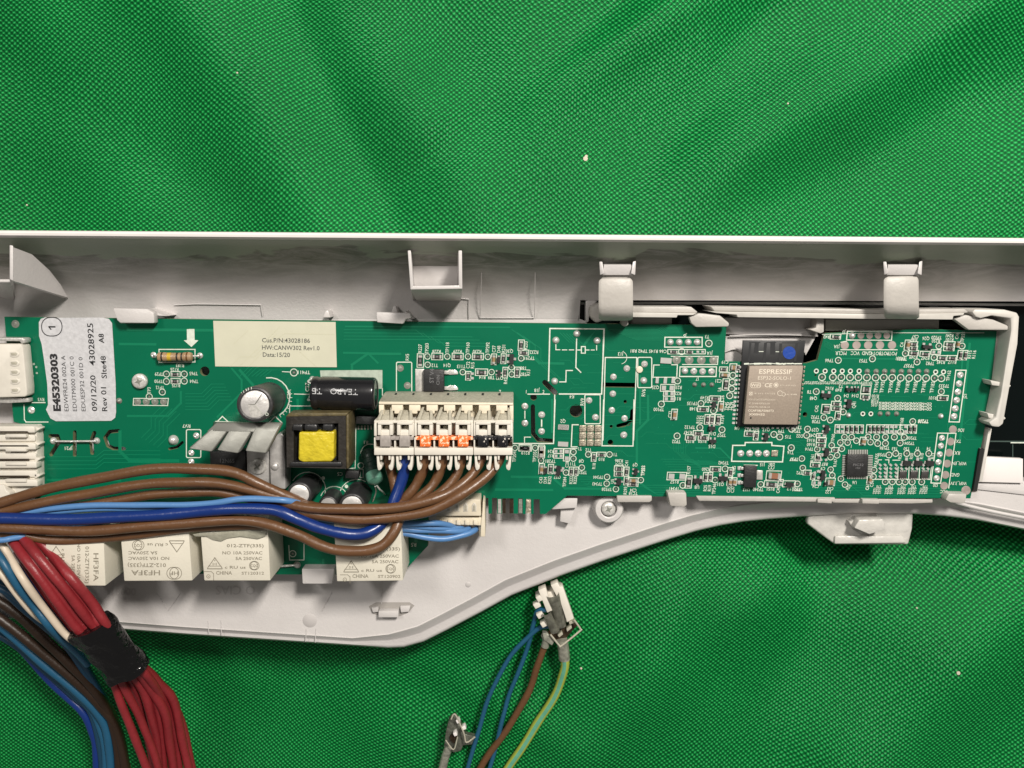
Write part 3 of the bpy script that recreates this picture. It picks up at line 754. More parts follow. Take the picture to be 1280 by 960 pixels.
if True:
    # faint copper tracks under the mask: raised a hair
    bm = BM(); rr = random.Random(11)
    def track(x, y, segs, w=0.9):
        pts = [(x, y)]
        for dx, dy in segs: pts.append((pts[-1][0]+dx, pts[-1][1]+dy))
        line(bm, pts, w, 0.14+0.1*rr.random())
    for k in range(7): track(300+k*5, 470+k*0.1, [(14+k*2, -14-k*2), (14, -2), (10+3*k, -13)] if k < 3 else [(10, -8), (12, 0)], 0.8)
    for k in range(4): track(430, 412+4*k, [(90+k*9, 0.6), (10, 8), (60, 0.5)])
    for k in range(3): track(640+k*7, 412+4*k, [(22, 16), (0, 14), (25, 24)])
    for k in range(5): track(700+4*k, 416+k*0.5, [(12, 12)])
    for k in range(5): track(733-2*k, 425+k*3, [(10, -10)])
    for k in range(9): track(762+k*4, 412+k*1.6, [(60-k*3, 0.3), (8, -6), (14, 0)], 0.7)
    for k in range(8): track(826+k*3, 574+k*3.2, [(40-k, 0.4), (10, 9), (30-k, 0.4), (8, -7), (26, 0)], 0.8)
    for k in range(6): track(842+3*k, 545+2*k, [(0, 18-k), (14, 13), (35, 0.4)], 0.7)
    for k in range(5): track(718+k*4, 596+k*3, [(70, 0.6), (18, 10), (60, 0.5)], 0.8)
    for k in range(5): track(205+k*5, 505+3*k, [(-16, 16), (0, 14), (-12, 12)], 0.9)
    for k in range(6): track(232, 492+k*4, [(20+k*2, 0), (12, -12), (16, 0)], 0.8)
    for k in range(4): track(60, 571+k*5, [(60, 0), (10, -8), (70, 0.5)], 1.0)
    for k in range(5): track(1190+k*3, 470, [(-1-k*.3, 40), (-6, 30), (-3, 30)], 0.8)
    for k in range(6): track(1030, 425+k*1.5, [(20, 12), (60, 0.4), (14, -6), (50, 0.5)], 0.6)
    for k in range(5): track(1010+k*4, 600+k*3.2, [(45, 0.5), (8, 6), (110, 1)], 0.8)
    for (x0, y0, sg, w) in ((160, 412, [(120, 1), (14, 12)], 3.5), (150, 430, [(44, 0.5)], 3), (300, 463, [(16, 18), (0, 18), (-18, 18)], 3.2), (290, 461, [(12, 14), (0, 16), (-30, 30)], 2.4), (150, 540, [(0, 24), (12, 12), (60, 0)], 4.0),
        (160, 520, [(50, 0), (16, -16), (0, -14)], 2.6), (440, 470, [(0, -14), (20, -14), (40, 0.4)], 3.0), (432, 408, [(205, 1)], 1.6), (430, 441, [(30, 0.5), (12, 12)], 2.4), (650, 430, [(24, 24), (30, 0.5)], 3.0), (690, 500, [(0, 40)], 2.6),
        (640, 596, [(50, 0.6), (16, 14), (60, 0.5)], 3.0), (620, 612, [(70, 0.5)], 3), (810, 495, [(0, 30), (-14, 14), (0, 40)], 3.0), (800, 470, [(0, 60)], 2.2), (870, 560, [(30, 0.4), (14, 14)], 2.0), (1040, 448, [(140, 1.5)], 1.8),
        (1212, 430, [(-6, 60), (-6, 60)], 3.2), (1205, 430, [(-6, 60)], 2.2), (1150, 470, [(30, 0.4), (0, 30)], 2.0), (500, 600, [(30, 0.3), (14, 14), (60, .5)], 3.4), (372, 500, [(0, 14)], 3), (520, 640, [(0, 36)], 4), (404, 700, [(0, 14)], 3), (60, 600, [(90, 0.3)], 3.2)):
        track(x0, y0, sg, w)
    for k in range(110):
        x = rr.uniform(690, 1200); y = rr.uniform(425, 610)
        s = rr.choice((-1, 1)); L = rr.uniform(8, 30)
        if 905 < x < 1030 and y < 540: continue
        track(x, y, [(L, 0.2), (s*0+6, s*6), (rr.uniform(5, 20), 0)], 0.6)
    obj('copper_track', bm, 'trace_mask', board, kind='stuff', sm=False)
    bm = BM()
    for k in range(190):
        x = rr.uniform(820, 1215); y = rr.uniform(420, 615)
        if 905 < x < 1030 and y < 545: continue
        if x > 1214-(y-500)*0.15: continue
        p = U(x, y, 0); lathe(bm, p[0], p[1], [(0, 0.2), (0.75, 0.2), (0.9, 0)], 6)
    obj('via', bm, 'trace_mask', board, kind='stuff')

silk = BM(); lett = BM()
templ = {}
def make_mesh(name, fn, mats):
    b = BM(); fn(b); bmesh.ops.recalc_face_normals(b, faces=b.faces)
    for v in b.verts: v.co *= S
    me = bpy.data.meshes.new(name); b.to_mesh(me); b.free()
    for m in mats: me.materials.append(M[m])
    smooth(me); templ[name] = me; return me
def bx(b, x0, x1, y0, y1, z0, z1, mi=0, bev=0.0):
    t = bmesh.new(); prism3(t, [(x0, y0, z0), (x1, y0, z0), (x1, y1, z0), (x0, y1, z0)], [(x0, y0, z1), (x1, y0, z1), (x1, y1, z1), (x0, y1, z1)])
    bmesh.ops.recalc_face_normals(t, faces=t.faces)
    if bev: bevel_all(t, bev, 1)
    join(b, t, mi)
def f_res(b): bx(b, -.30, .30, -.42, .42, .3, 3.0, 0); bx(b, -.5, -.29, -.43, .43, .1, 2.8, 1); bx(b, .29, .5, -.43, .43, .1, 2.8, 1); bx(b, -.12, .12, -.16, .16, 3.0, 3.05, 2)
def f_cap(b): bx(b, -.28, .28, -.45, .45, .3, 4.6, 0); bx(b, -.5, -.27, -.46, .46, .1, 4.8, 1); bx(b, .27, .5, -.46, .46, .1, 4.8, 1)
make_mesh('chip_resistor', f_res, ['res_body', 'tin', 'print_grey']); make_mesh('chip_capacitor', f_cap, ['cap_body', 'tin'])
make_mesh('chip_capacitor_brown', f_cap, ['cap_brown', 'tin'])
make_mesh('diode', lambda b: (bx(b, -.36, .36, -.5, .5, .5, 5.5, 0), bx(b, -.5, -.36, -.3, .3, .1, 1.5, 1), bx(b, .36, .5, -.3, .3, .1, 1.5, 1)), ['black_pack', 'tin'])
def f_sot(b):
    bx(b, -.5, .5, -.28, .28, .8, 5, 0)
    for x in (-.33, .33): bx(b, x-.13, x+.13, .26, .62, .2, 1.6, 1)
    bx(b, -.13, .13, -.62, -.26, .2, 1.6, 1)
make_mesh('small_transistor', f_sot, ['black_pack', 'tin'])
def f_tp(b):
    n = 16
    for r0, r1, z, mi in ((.80, 1.0, .5, 0),):
        pass
    ra = [b.verts.new((.78*cos(2*pi*k/n), .78*sin(2*pi*k/n), .5)) for k in range(n)]; rb = [b.verts.new((cos(2*pi*k/n), sin(2*pi*k/n), .5)) for k in range(n)]
    for k in range(n): b.faces.new((ra[k], rb[k], rb[(k+1) % n], ra[(k+1) % n])).material_index = 0
    lathe(b, 0, 0, [(0, .45), (.50, .45), (.53, .1)], 14, 1); lathe(b, 0, 0, [(0, .7), (.20, .65), (.24, .45)], 10, 2)
make_mesh('test_point', f_tp, ['silk', 'pad_flux', 'pad_dull'])
make_mesh('test_point_bright', f_tp, ['silk', 'pad_flux', 'pad_copper'])
make_mesh('solder_pad', lambda b: lathe(b, 0, 0, [(0, 1.6), (.25, 1.5), (.42, 1.9), (.62, 1.4), (.82, .9), (1, .4), (1, .1)], 18), ['solder'])
make_mesh('solder_dome', lambda b: lathe(b, 0, 0, [(0, 4.2), (.3, 3.9), (.6, 3.0), (.85, 1.4), (1, .1)], 18), ['solder'])
make_mesh('flat_pad', lambda b: lathe(b, 0, 0, [(0, .5), (.93, .5), (1, .1)], 22), ['pad_copper'])
make_mesh('flat_pad_dull', lambda b: lathe(b, 0, 0, [(0, .6), (.2, .9), (.5, .55), (.93, .5), (1, .1)], 22), ['pad_dull'])
make_mesh('plated_hole', lambda b: (lathe(b, 0, 0, [(.55, .4), (1, .45), (1, .1)], 16, 0), lathe(b, 0, 0, [(0, .2), (.56, .2)], 12, 1)), ['silk', 'black_hole'])
make_mesh('pin_stub', lambda b: (lathe(b, 0, 0, [(0, 4), (.3, 3.6), (.45, 1.5), (1, .5), (1, .1)], 10, 0)), ['pad_dull'])
make_mesh('tinned_pad', lambda b: bx(b, -.5, .5, -.5, .5, .05, 1.5, 0), ['solder'])
def place(name, x, y, sx, sy=None, ang=0, mesh=None, z=0.0, parent=None, label=None, kz=1.0):
    """a copy sharing its mesh, seen at photo x,y; sx,sy in pixels"""
    me = templ[mesh or name]; o = link(bpy.data.objects.new(name, me)); p = Vector(U(x, y, z))*S
    par = parent or board
    o.location = p-root_loc(par); o.parent = par
    q0 = U(x, y-8); q1 = U(x+lean(x)*16, y+8)
    base = atan2(q0[1]-q1[1], q0[0]-q1[0])-pi/2
    o.rotation_euler = (0, 0, base+radians(ang)); o.scale = (sx, sy if sy is not None else sx, kz)
    if label: o['label'] = label
    return o
seen = []
def tp(x, y, r=4.2, bright=None):
    for a, b in seen:
        if abs(a-x)+abs(b-y) < 4.5: return
    seen.append((x, y)); place('test_point', x, y, r, mesh='test_point_bright' if (bright if bright is not None else x > 980) else None)
def res(x, y, w, h, kind='chip_resistor', outline=True, name=None):
    """w,h in photo pixels; the long side carries the end caps"""
    if kind == 'pads':
        if w >= h:
            place('tinned_pad', x-w*.3, y, w*.32, h*.8); place('tinned_pad', x+w*.3, y, w*.32, h*.8)
        else:
            place('tinned_pad', x, y-h*.3, w*.8, h*.32); place('tinned_pad', x, y+h*.3, w*.8, h*.32)
    else:
        nm = 'chip_capacitor' if 'cap' in kind else ('diode' if kind == 'diode' else 'chip_resistor')
        if w >= h: place(nm, x, y, w*.86, h*.78, 0, mesh=kind)
        else: place(nm, x, y, h*.86, w*.78, 90, mesh=kind)
    if outline: line(silk, rect(x, y, w+1.4, h+1.4), 0.9, 0.4, True)
def sot(x, y, w, h, ang=0): place('small_transistor', x, y, w, h, ang)
def crop(ox, oy, s):
    return lambda x, y: (ox+x/s, oy+y/s)
def T(f, s, sc, items, h=4.2):
    for it in items:
        t, x, y, a = it[:4]; hh = it[4] if len(it) > 4 else h
        X, Y = f(x, y); text(lett, t, X, Y, hh, a, bold=0.008, w=None, kxs=0.84)
TPS = lambda f, pts, r=4.2, **k: [tp(*f(x, y), r, **k) for x, y in pts]
def RES(f, sc, items):
    for it in items: X, Y = f(it[0], it[1]); res(X, Y, it[2]/sc, it[3]/sc, *(it[4:]))
def PADS(f, sc, pts, r, mesh='solder_pad', nm=None):
    for x, y in pts: X, Y = f(x, y); place(nm or ('solder_joint' if 'solder' in mesh else mesh.replace('flat_pad_dull', 'contact_pad').replace('flat_pad', 'contact_pad')), X, Y, r/sc, mesh=mesh, ang=R()*360)
def LN(f, pts, w=1.2, closed=False): line(silk, [f(*p) for p in pts], w, 0.5, closed)

# --- C2: area above the terminal block
f = crop(480, 400, 5.333)
TPS(f, [(290, 243), (422, 243), (560, 243), (692, 245), (291, 298), (525, 347), (717, 347), (850, 315), (851, 362), (914, 255), (873, 852), (1008, 852), (1047, 937)], 3.9)
RES(f, 5.333, [(355, 243, 66, 36), (491, 243, 66, 36), (626, 243, 66, 36), (243, 270, 36, 82), (650, 348, 74, 36), (562, 372, 26, 50), (588, 372, 26, 50, 'pads', False), (733, 262, 26, 64, 'chip_capacitor'), (765, 262, 24, 58, 'diode', False),
   (797, 258, 26, 58), (915, 168, 32, 62), (932, 217, 58, 26), (888, 348, 28, 60), (808, 348, 26, 58), (942, 852, 78, 36), (1050, 882, 36, 68, 'chip_capacitor')])
sot(*f(851, 258), 12, 9, 90); sot(*f(768, 352), 7, 7, 90)
T(f, 0, 0, [('R227', 240, 190, 90), ('TP203', 285, 190, 90), ('TP118', 422, 185, 90), ('TP160', 558, 185, 90), ('TP292', 690, 185, 90), ('C77', 733, 193, 90), ('D48', 765, 195, 90), ('R231', 797, 192, 90),
   ('R228', 350, 211, 180), ('R229', 490, 211, 180), ('R230', 620, 211, 180), ('Q30', 836, 208, 180), ('R233', 945, 170, 90), ('R232', 1000, 215, 180), ('TP291', 970, 255, 180), ('T12', 338, 303, 180), ('Q14', 420, 303, 180), ('T113', 515, 310, 180),
   ('C72', 560, 300, 90), ('R15', 590, 302, 90), ('R14', 655, 382, 180), ('T89', 715, 384, 180), ('Q32', 770, 388, 180), ('R42', 810, 405, 90), ('R13', 962, 350, 90), ('T88', 930, 322, 180), ('T87', 930, 362, 180), ('J18', 1020, 470, 180), ('RV5', 155, 248, 90),
   ('7', 773, 478, 0), ('2', 1063, 478, 0), ('1', 948, 478, 0), ('K4', 1252, 512, 180), ('Q2', 1193, 675, 180), ('R219', 943, 886, 180), ('TP204', 868, 912, 90), ('TP205', 1004, 912, 90), ('TP281', 1110, 942, 180)], 4.3)
LN(f, rrect(83, 281, 185, 484, 10), 1.2, True); PADS(f, 5.333, [(108, 321), (156, 437)], 24, 'flat_pad_dull')
LN(f, [(60, 487), (860, 491)], 1.3)
LN(f, [(860, 491), (858, 820)], 1.0)
# power transistor
def sub(fn, name, mats, parent=board, label=None, **k):
    b = BM(); fn(b); return obj(name, b, mats, parent, label, **k)
pt = sub(lambda b: prism(b, [f(262, 330), f(400, 330), f(402, 470), f(392, 480), f(262, 478)], 1.5, 9, 1.0), 'power_transistor', 'black_pack', label='square black surface-mount power transistor above the terminal block')
sub(lambda b: prism(b, [f(208, 326), f(268, 326), f(266, 482), f(210, 482)], 0.2, 1.6, 0.4), 'metal_tab', 'tin', pt)
for yy in (350, 455):
    sub(lambda b: prism(b, [f(398, yy-12), f(432, yy-12), f(432, yy+12), f(398, yy+12)], 1, 4, 0.5), 'pin', 'tin', pt)
    sub(lambda b: prism(b, [f(430, yy-20), f(475, yy-18), f(492, yy-6), f(494, yy+12), f(430, yy+16)], 0.3, 2.6, 0.8), 'solder_joint', 'solder', pt)
t_ = BM(); text(t_, 'ST V4', *f(318, 372), 5.2, 90, z=9.1); text(t_, 'CHN', *f(360, 400), 4, 90, z=9.1); obj('marking', t_, 'print_grey', pt)

# --- C3 / C4: relay footprints in the middle
f = crop(660, 400, 6.4)
LN(f, [(165, 485), (175, 68), (610, 72), (589, 592), (252, 592)], 1.6); LN(f, [(0, 593), (172, 593)], 1.3); LN(f, [(214, 600), (206, 965)], 1.3)
for seg in ([(223, 198), (223, 238)], [(223, 238), (255, 238)], [(275, 239), (310, 239)], [(330, 239), (365, 239)], [(395, 240), (424, 240)], [(462, 240), (488, 240)], [(505, 240), (530, 240)], [(549, 240), (549, 205)]): LN(f, seg, 1.1)
LN(f, [(427, 213), (458, 213), (458, 265), (427, 265)], 1.3, True); LN(f, [(389, 152), (383, 380), (422, 418)], 1.4); LN(f, [(355, 404), (305, 404), (303, 495), (254, 495)], 1.3)
LN(f, [(600, 960), (618, 300), (870, 300), (845, 960)], 1.3)
LN(f, [(605, 72), (598, 300)], 1.0)
LN(f, rrect(878, 299, 990, 541, 12), 1.2, True); LN(f, rrect(455, 598, 578, 830, 10), 1.2, True)
LN(f, [(108, 800), (108, 850)], 1.3)
PADS(f, 6.4, [(223, 162), (390, 110), (552, 166), (213, 490)], 28, 'solder_dome')
PADS(f, 6.4, [(790, 387), (683, 455), (678, 590), (670, 722), (772, 787), (768, 918), (488, 643), (540, 778), (108, 757), (108, 890), (932, 352)], 26)
PADS(f, 6.4, [(925, 485)], 28, 'solder_dome')
sub(lambda b: prism(b, [f(*p) for p in circ(893, 397, 28, 12)], 0.1, 2.5, 1.0), 'glue_drop', 'plug_cream')
T(f, 0, 0, [('J13', 742, 272, 180), ('RV6', 924, 582, 90), ('RV9', 434, 655, 90)], 4.6)
text(lett, 'C66 R145 TP42 R81', *f(965, 250), 4.0, 180, w=45)
arc(silk, *f(740, 300), 8, 0.7, -60, 80)
# voltage regulator footprint
LN(f, [(1050, 360), (1006, 360), (1000, 460)], 1.2); LN(f, [(1150, 358), (1195, 358), (1190, 460)], 1.2); LN(f, [(1010, 458), (1180, 458)], 1.0)
for x, y, w, h in ((1103, 325, 88, 44), (1032, 482, 24, 46), (1097, 484, 26, 48), (1160, 482, 26, 46), (280, 857, 80, 38)): place('tinned_pad', *f(x, y), w/6.4, h/6.4)
T(f, 0, 0, [('Q25', 1020, 540, 180), ('R23', 1205, 540, 180), ('R22', 1200, 588, 180), ('R11', 1200, 630, 180), ('C32', 1136, 755, 90), ('J5', 1255, 128, 180)], 4.2)
RES(f, 6.4, [(1117, 543, 104, 46, 'pads'), (1128, 588, 78, 32, 'pads'), (1128, 630, 78, 32, 'pads'), (1170, 755, 36, 74, 'chip_capacitor')])
f = crop(640, 500, 6.4)
PADS(f, 6.4, [(103, 50), (103, 185), (238, 118), (236, 250), (667, 138), (893, 280)], 27)
LN(f, [(103, 90), (103, 145)], 1.3); LN(f, [(238, 162), (238, 208)], 1.3); LN(f, [(345, 0), (332, 348), (0, 348)], 1.4); LN(f, [(148, 297), (100, 297), (100, 345)], 1.1)
LN(f, [(530, 198), (482, 198), (474, 375), (520, 375)], 1.3); LN(f, [(733, 0), (720, 366), (968, 368), (976, 0)], 1.4)
for x, y, w, h in ((413, 215, 82, 38), (408, 352, 82, 38)): place('tinned_pad', *f(x, y), w/6.4, h/6.4)
# 3 x 3 tinned contact block
for i in range(3):
    for j in range(3):
        X, Y = f(567+61*i-j*1.5, 229+57*j)
        b = BM(); prism(b, rect(X, Y, 8.8, 8.2), 0.1, 2.2, 1.2); o = obj('contact_pad', b, 'gold', board)
TPS(f, [(25, 383), (185, 383), (233, 485), (491, 415), (491, 468), (610, 435), (780, 435), (432, 580), (558, 540), (760, 615), (757, 668), (831, 712), (1030, 640)], 4.0)
RES(f, 6.4, [(103, 383, 85, 36), (235, 405, 38, 80, 'chip_capacitor'), (372, 409, 66, 28, 'pads'), (372, 447, 66, 28, 'pads'), (438, 438, 40, 90, 'pads'), (237, 550, 34, 72, 'chip_capacitor'), (270, 560, 26, 66, 'diode', False), (310, 552, 32, 66),
   (475, 570, 28, 58), (511, 570, 28, 58), (655, 455, 28, 62), (715, 435, 62, 26), (855, 548, 64, 34), (855, 588, 64, 32), (915, 572, 30, 62), (915, 645, 28, 60), (968, 640, 72, 28, 'chip_capacitor'), (968, 672, 72, 28)])
sot(*f(372, 560), 11.5, 9, 90); sot(*f(988, 570), 8, 7, 90); sot(*f(853, 650), 8, 9, 90); place('tinned_pad', *f(408, 546), 3, 3)
T(f, 0, 0, [('C43', 230, 642, 90), ('D34', 266, 642, 90), ('R252', 300, 640, 90), ('Q27', 362, 618, 180), ('TP284', 420, 655, 90), ('R222', 472, 640, 90), ('R225', 505, 640, 90), ('TP221', 562, 580, 180), ('Q8', 555, 490, 180), ('T12', 612, 400, 180), ('T1', 828, 437, 180),
   ('R18', 655, 528, 90), ('R10', 715, 475, 180), ('R286', 855, 487, 180), ('R290', 857, 520, 180), ('C41', 916, 508, 90), ('Q9', 985, 520, 180), ('TP251', 1050, 570, 90), ('TP344', 690, 618, 180), ('TP343', 682, 672, 180), ('TP328', 758, 715, 180), ('U5', 803, 650, 90),
   ('R293', 906, 725, 90), ('C34', 970, 722, 180), ('TC18', 970, 748, 180), ('R24', 310, 412, 180), ('R17', 310, 447, 180), ('C28', 440, 515, 90), ('T11', 488, 512, 180), ('T1', 545, 390, 180)], 4.0)
LN(f, [(340, 388), (520, 388)], 1.0)

# --- C5 / C6: left of the radio module
f = crop(800, 400, 6.4)
LN(f, [(200, 138), (497, 138), (497, 217), (197, 217)], 1.3, True); PADS(f, 6.4, [(242, 178), (313, 178), (385, 178), (457, 178)], 27, 'solder_dome')
TPS(f, [(550, 187)], 4.6); LN(f, [(222, 236), (522, 236), (522, 271), (222, 271)], 1.0, True)
TPS(f, [(333, 252)], 4.4); RES(f, 6.4, [(268, 253, 66, 26, 'chip_resistor', False), (395, 253, 60, 26, 'chip_resistor', False), (480, 253, 64, 20, 'pads', False)])
LN(f, [(250, 291), (625, 291), (620, 356), (340, 356)], 1.0); PADS(f, 6.4, [(293, 320), (393, 321), (490, 322), (588, 322)], 35, 'flat_pad_dull')
LN(f, [(320, 375), (612, 375), (608, 452), (316, 452)], 1.3, True); PADS(f, 6.4, [(358, 408)], 28, 'solder_dome'); PADS(f, 6.4, [(430, 410), (500, 411), (572, 412)], 27)
PADS(f, 6.4, [(437, 518), (507, 518), (575, 518)], 19, 'pin_stub')
TPS(f, [(300, 487), (170, 672), (742, 443), (736, 498), (733, 550), (717, 605), (487, 668), (588, 725), (478, 860), (655, 877), (296, 927), (1070, 915), (1117, 935), (1212, 872)], 4.3)
RES(f, 6.4, [(745, 378, 46, 46, 'chip_capacitor'), (785, 378, 28, 44, 'chip_resistor', False), (668, 393, 56, 26), (675, 437, 66, 30, 'chip_capacitor'), (686, 515, 42, 82, 'chip_resistor'), (600, 627, 78, 30), (505, 712, 78, 32), (645, 690, 34, 68, 'chip_capacitor'),
   (538, 795, 32, 68), (574, 795, 32, 68), (622, 797, 36, 74), (465, 905, 70, 32), (405, 939, 74, 34), (508, 939, 74, 34), (877, 909, 74, 32), (928, 925, 28, 60)])
sot(*f(588, 675), 7, 8, 90); sot(*f(570, 862), 8, 8, 0); sot(*f(1003, 930), 9, 8, 90)
T(f, 0, 0, [('TP100', 150, 716, 180), ('TP135', 418, 668, 180), ('R149', 515, 622, 180), ('R148', 430, 711, 180), ('TP132', 398, 858, 180), ('R147', 383, 900, 180), ('TP27', 652, 922, 180), ('D16', 578, 911, 180), ('U4', 775, 866, 180), ('TP9', 1130, 890, 180), ('T15', 1185, 935, 180),
   ('T3', 537, 134, 180), ('J5', 360, 128, 180), ('J1A', 557, 266, 180), ('J7', 460, 472, 180), ('Q17', 1010, 878, 180), ('C19', 680, 338, 180), ('C21', 628, 488, 180), ('L6', 635, 555, 90), ('R66', 928, 872, 180), ('R62', 862, 872, 180), ('D5', 535, 650, 180),
   ('R151', 465, 797, 90), ('R152', 492, 797, 90), ('R154', 657, 797, 90), ('TP45', 692, 690, 90), ('TP46', 718, 690, 90), ('TP47', 744, 690, 90), ('C26', 658, 630, 90), ('T4', 1260, 860, 180)], 4.2)
f = crop(800, 500, 6.4)
RES(f, 6.4, [(294, 609, 144, 52, 'pads')])
TPS(f, [(342, 682), (600, 640), (680, 550), (965, 675), (1258, 670), (10, 638)], 4.2)
sot(*f(460, 642), 11, 10, 0); sot(*f(660, 622), 11, 9, 0)
RES(f, 6.4, [(388, 655, 42, 90), (525, 615, 30, 64), (560, 615, 30, 64), (603, 552, 76, 30), (722, 578, 34, 64), (718, 652, 34, 52, 'chip_capacitor'), (752, 652, 34, 52, 'chip_capacitor'), (1070, 603, 110, 62, 'chip_capacitor_brown'), (1048, 672, 100, 42), (1125, 660, 30, 40, 'pads'), (1192, 671, 90, 40, 'diode')])
T(f, 0, 0, [('TP22', 290, 333, 180), ('R153', 400, 330, 180), ('R150', 498, 330, 180), ('D15', 575, 372, 180), ('J15', 980, 517, 180), ('U13', 850, 717, 180), ('C56', 1040, 530, 90), ('C55', 1062, 530, 90), ('TP342', 668, 503, 180), ('R260', 528, 555, 180), ('TP341', 275, 710, 180), ('U8', 455, 698, 180),
   ('R157', 390, 560, 90), ('TP322', 22, 565, 90), ('R25', 522, 705, 90), ('R19', 556, 705, 90), ('TP246', 592, 712, 90), ('Q31', 645, 675, 180), ('C35', 708, 715, 90), ('C37', 740, 715, 90), ('TP340', 945, 716, 180), ('R151', 1045, 712, 180), ('C40', 1105, 718, 90), ('L2', 1190, 711, 180), ('TP20', 1250, 716, 180), ('R165', 750, 560, 90), ('R157', 275, 655, 180)], 4.2)
sot(*f(578, 325), 8, 7, 0)
LN(f, [(742, 363), (840, 363), (842, 340), (1055, 340), (1055, 364), (1152, 370), (1140, 495), (733, 490)], 1.5, True)
PADS(f, 6.4, [(805, 427), (877, 427), (945, 427), (1010, 427)], 28)
b = BM(); prism(b, rect(*f(1078, 427), 8, 7.6), 0.1, 1.5, 0.5); obj('solder_joint', b, 'gold', board, label='square pad at the end of the five-hole row')
# regulator U13
reg = sub(lambda b: prism(b, [f(838, 528), f(936, 530), f(930, 702), f(832, 700)], 1.5, 8, 0.8), 'voltage_regulator', 'black_pack', label='tall black regulator chip with three legs under the radio module')
for yy in (548, 605, 662): sub(lambda b: (prism(b, [f(780, yy-15), f(812, yy-18), f(812, yy+16), f(780, yy+14)], 0.1, 2, 0.8), prism(b, [f(808, yy-11), f(840, yy-11), f(840, yy+11), f(808, yy+11)], 1.2, 4, 0.4)), 'leg', 'solder', reg)
sub(lambda b: (prism(b, [f(934, 562), f(984, 564), f(982, 640), f(932, 638)], 0.1, 2.4, 0.8)), 'metal_tab', 'tin', reg)
LN(f, [(834, 521), (938, 523)], 1.2)

# --- C7: top right
f = crop(980, 400, 6.4)
LN(f, [(507, 90), (865, 90), (860, 162), (500, 160)], 1.3, True); PADS(f, 6.4, [(545, 125)], 27, 'solder_dome'); PADS(f, 6.4, [(615, 125), (685, 125), (752, 125), (822, 125)], 27, 'flat_pad')
PADS(f, 6.4, [(485, 202), (580, 202), (673, 202), (767, 202), (863, 202)], 34, 'flat_pad'); LN(f, [(455, 238), (905, 238)], 1.1); LN(f, [(455, 178), (500, 170)], 1.0)
T(f, 0, 0, [('MCLR', 455, 266, 180, 4.6), ('VCC', 570, 266, 180, 4.6), ('GND', 662, 266, 180, 4.6), ('POT4', 735, 268, 180, 4.4), ('POT3', 800, 268, 180, 4.4), ('POT1', 865, 269, 180, 4.4), ('J3A', 422, 213, 180), ('J3', 480, 98, 180), ('R43', 340, 135, 180),
   ('TP66', 362, 325, 180), ('TP53', 635, 327, 180), ('TP331', 935, 308, 180), ('TP357', 1000, 366, 180), ('T8', 203, 576, 180), ('Q48', 235, 627, 180), ('TP32', 250, 778, 180), ('TP28', 258, 813, 180), ('Q29', 250, 880, 180), ('TP208', 1115, 809, 180),
   ('D4', 497, 606, 180), ('D14', 568, 606, 180), ('T2', 455, 530, 180), ('R49', 435, 560, 180), ('Q41', 560, 680, 90), ('C42', 260, 710, 90), ('R162', 362, 548, 180), ('T24', 118, 860, 180), ('TP24', 100, 890, 180), ('TP168', 940, 825, 90)], 4.2)
RES(f, 6.4, [(412, 133, 74, 30), (335, 711, 60, 62), (417, 668, 66, 26), (420, 705, 68, 28), (430, 765, 34, 56), (655, 555, 68, 60), (650, 612, 66, 30), (650, 636, 50, 18, 'pads', False)])
TPS(f, [(433, 322), (706, 310), (1063, 335), (970, 267), (1200, 300), (1238, 208), (257, 572), (428, 625), (473, 735), (318, 780), (370, 800), (187, 872), (62, 868), (180, 922), (1257, 572), (1028, 812), (932, 895)], 4.2)
TPS(f, [(303, 457), (390, 458), (458, 458), (527, 458), (594, 458), (662, 459), (732, 460), (797, 460), (864, 462), (932, 462), (1000, 464), (1068, 464), (1135, 464), (1203, 464), (1258, 465)], 4.8)
for x in (258, 328, 397, 465, 530, 600, 1212, 1275): place('plated_hole', *f(x, 408 if x < 700 else 415), 3.1)
for x in (665, 737, 805, 870, 938, 1005, 1075, 1140): place('pin_stub', *f(x, 412), 3.5, ang=R()*360)
for x in (630, 694): place('plated_hole', *f(x, 750), 3.0)
for x in (768, 830, 900): place('pin_stub', *f(x, 750), 3.2, ang=R()*360)
for i, t in enumerate(('TP207', 'TP203', 'TP202', 'TP201', 'TP200', 'TP199', 'TP198', 'TP197')): T(f, 0, 0, [(t, 197+68*i, 502, 180, 3.6)])
for t, x in (('TP196', 737), ('TP192', 785), ('TP190', 853), ('TP188', 912), ('TP187', 985), ('TP185', 1048), ('TP183', 1117), ('TP182', 1186)): T(f, 0, 0, [(t, x, 538, 90, 4.6)])
sot(*f(330, 600), 12, 8.5, 0); sot(*f(512, 668), 11, 9, 90); sot(*f(518, 552), 9, 6, 0); sot(*f(575, 552), 6, 6, 0); sot(*f(335, 870), 10, 8, 90)
for cols, x0, x1 in (((428, 463, 500, 537, 575, 615), 410, 636), ((682, 717, 750, 785, 820, 857, 892, 970, 1005, 1040), 662, 1062)):
    for i, x in enumerate(cols): RES(f, 6.4, [(x, 872, 28, 62, 'pads' if (x in (428, 463, 820, 857, 892, 970)) else 'chip_resistor', False)])
    LN(f, [(x0, 838), (x1, 840), (x1-4, 906), (x0-5, 904)], 1.0, True)
    for a, b_ in zip(cols, cols[1:]): LN(f, [((a+b_)/2, 840), ((a+b_)/2-1, 903)], 0.8)
for k in range(3):
    y = 668+k*22
    for j in range(2 if k else 1): pass
    text(lett, 'CO+NDXANDFDADXDFCHDKG'[:21], *f(970, y), 2.9, 180, w=66, bold=0.03)
T(f, 0, 0, [('R100', 730, 608, 180, 3.6), ('C107', 730, 632, 180, 3.6), ('R108', 725, 656, 180, 3.6), ('Q35', 722, 680, 180, 3.6)])
for x, y in ((515, 762), (1255, 768)): place('solder_joint', *f(x, y), 3.2, mesh='solder_dome', label='small bright round solder point')
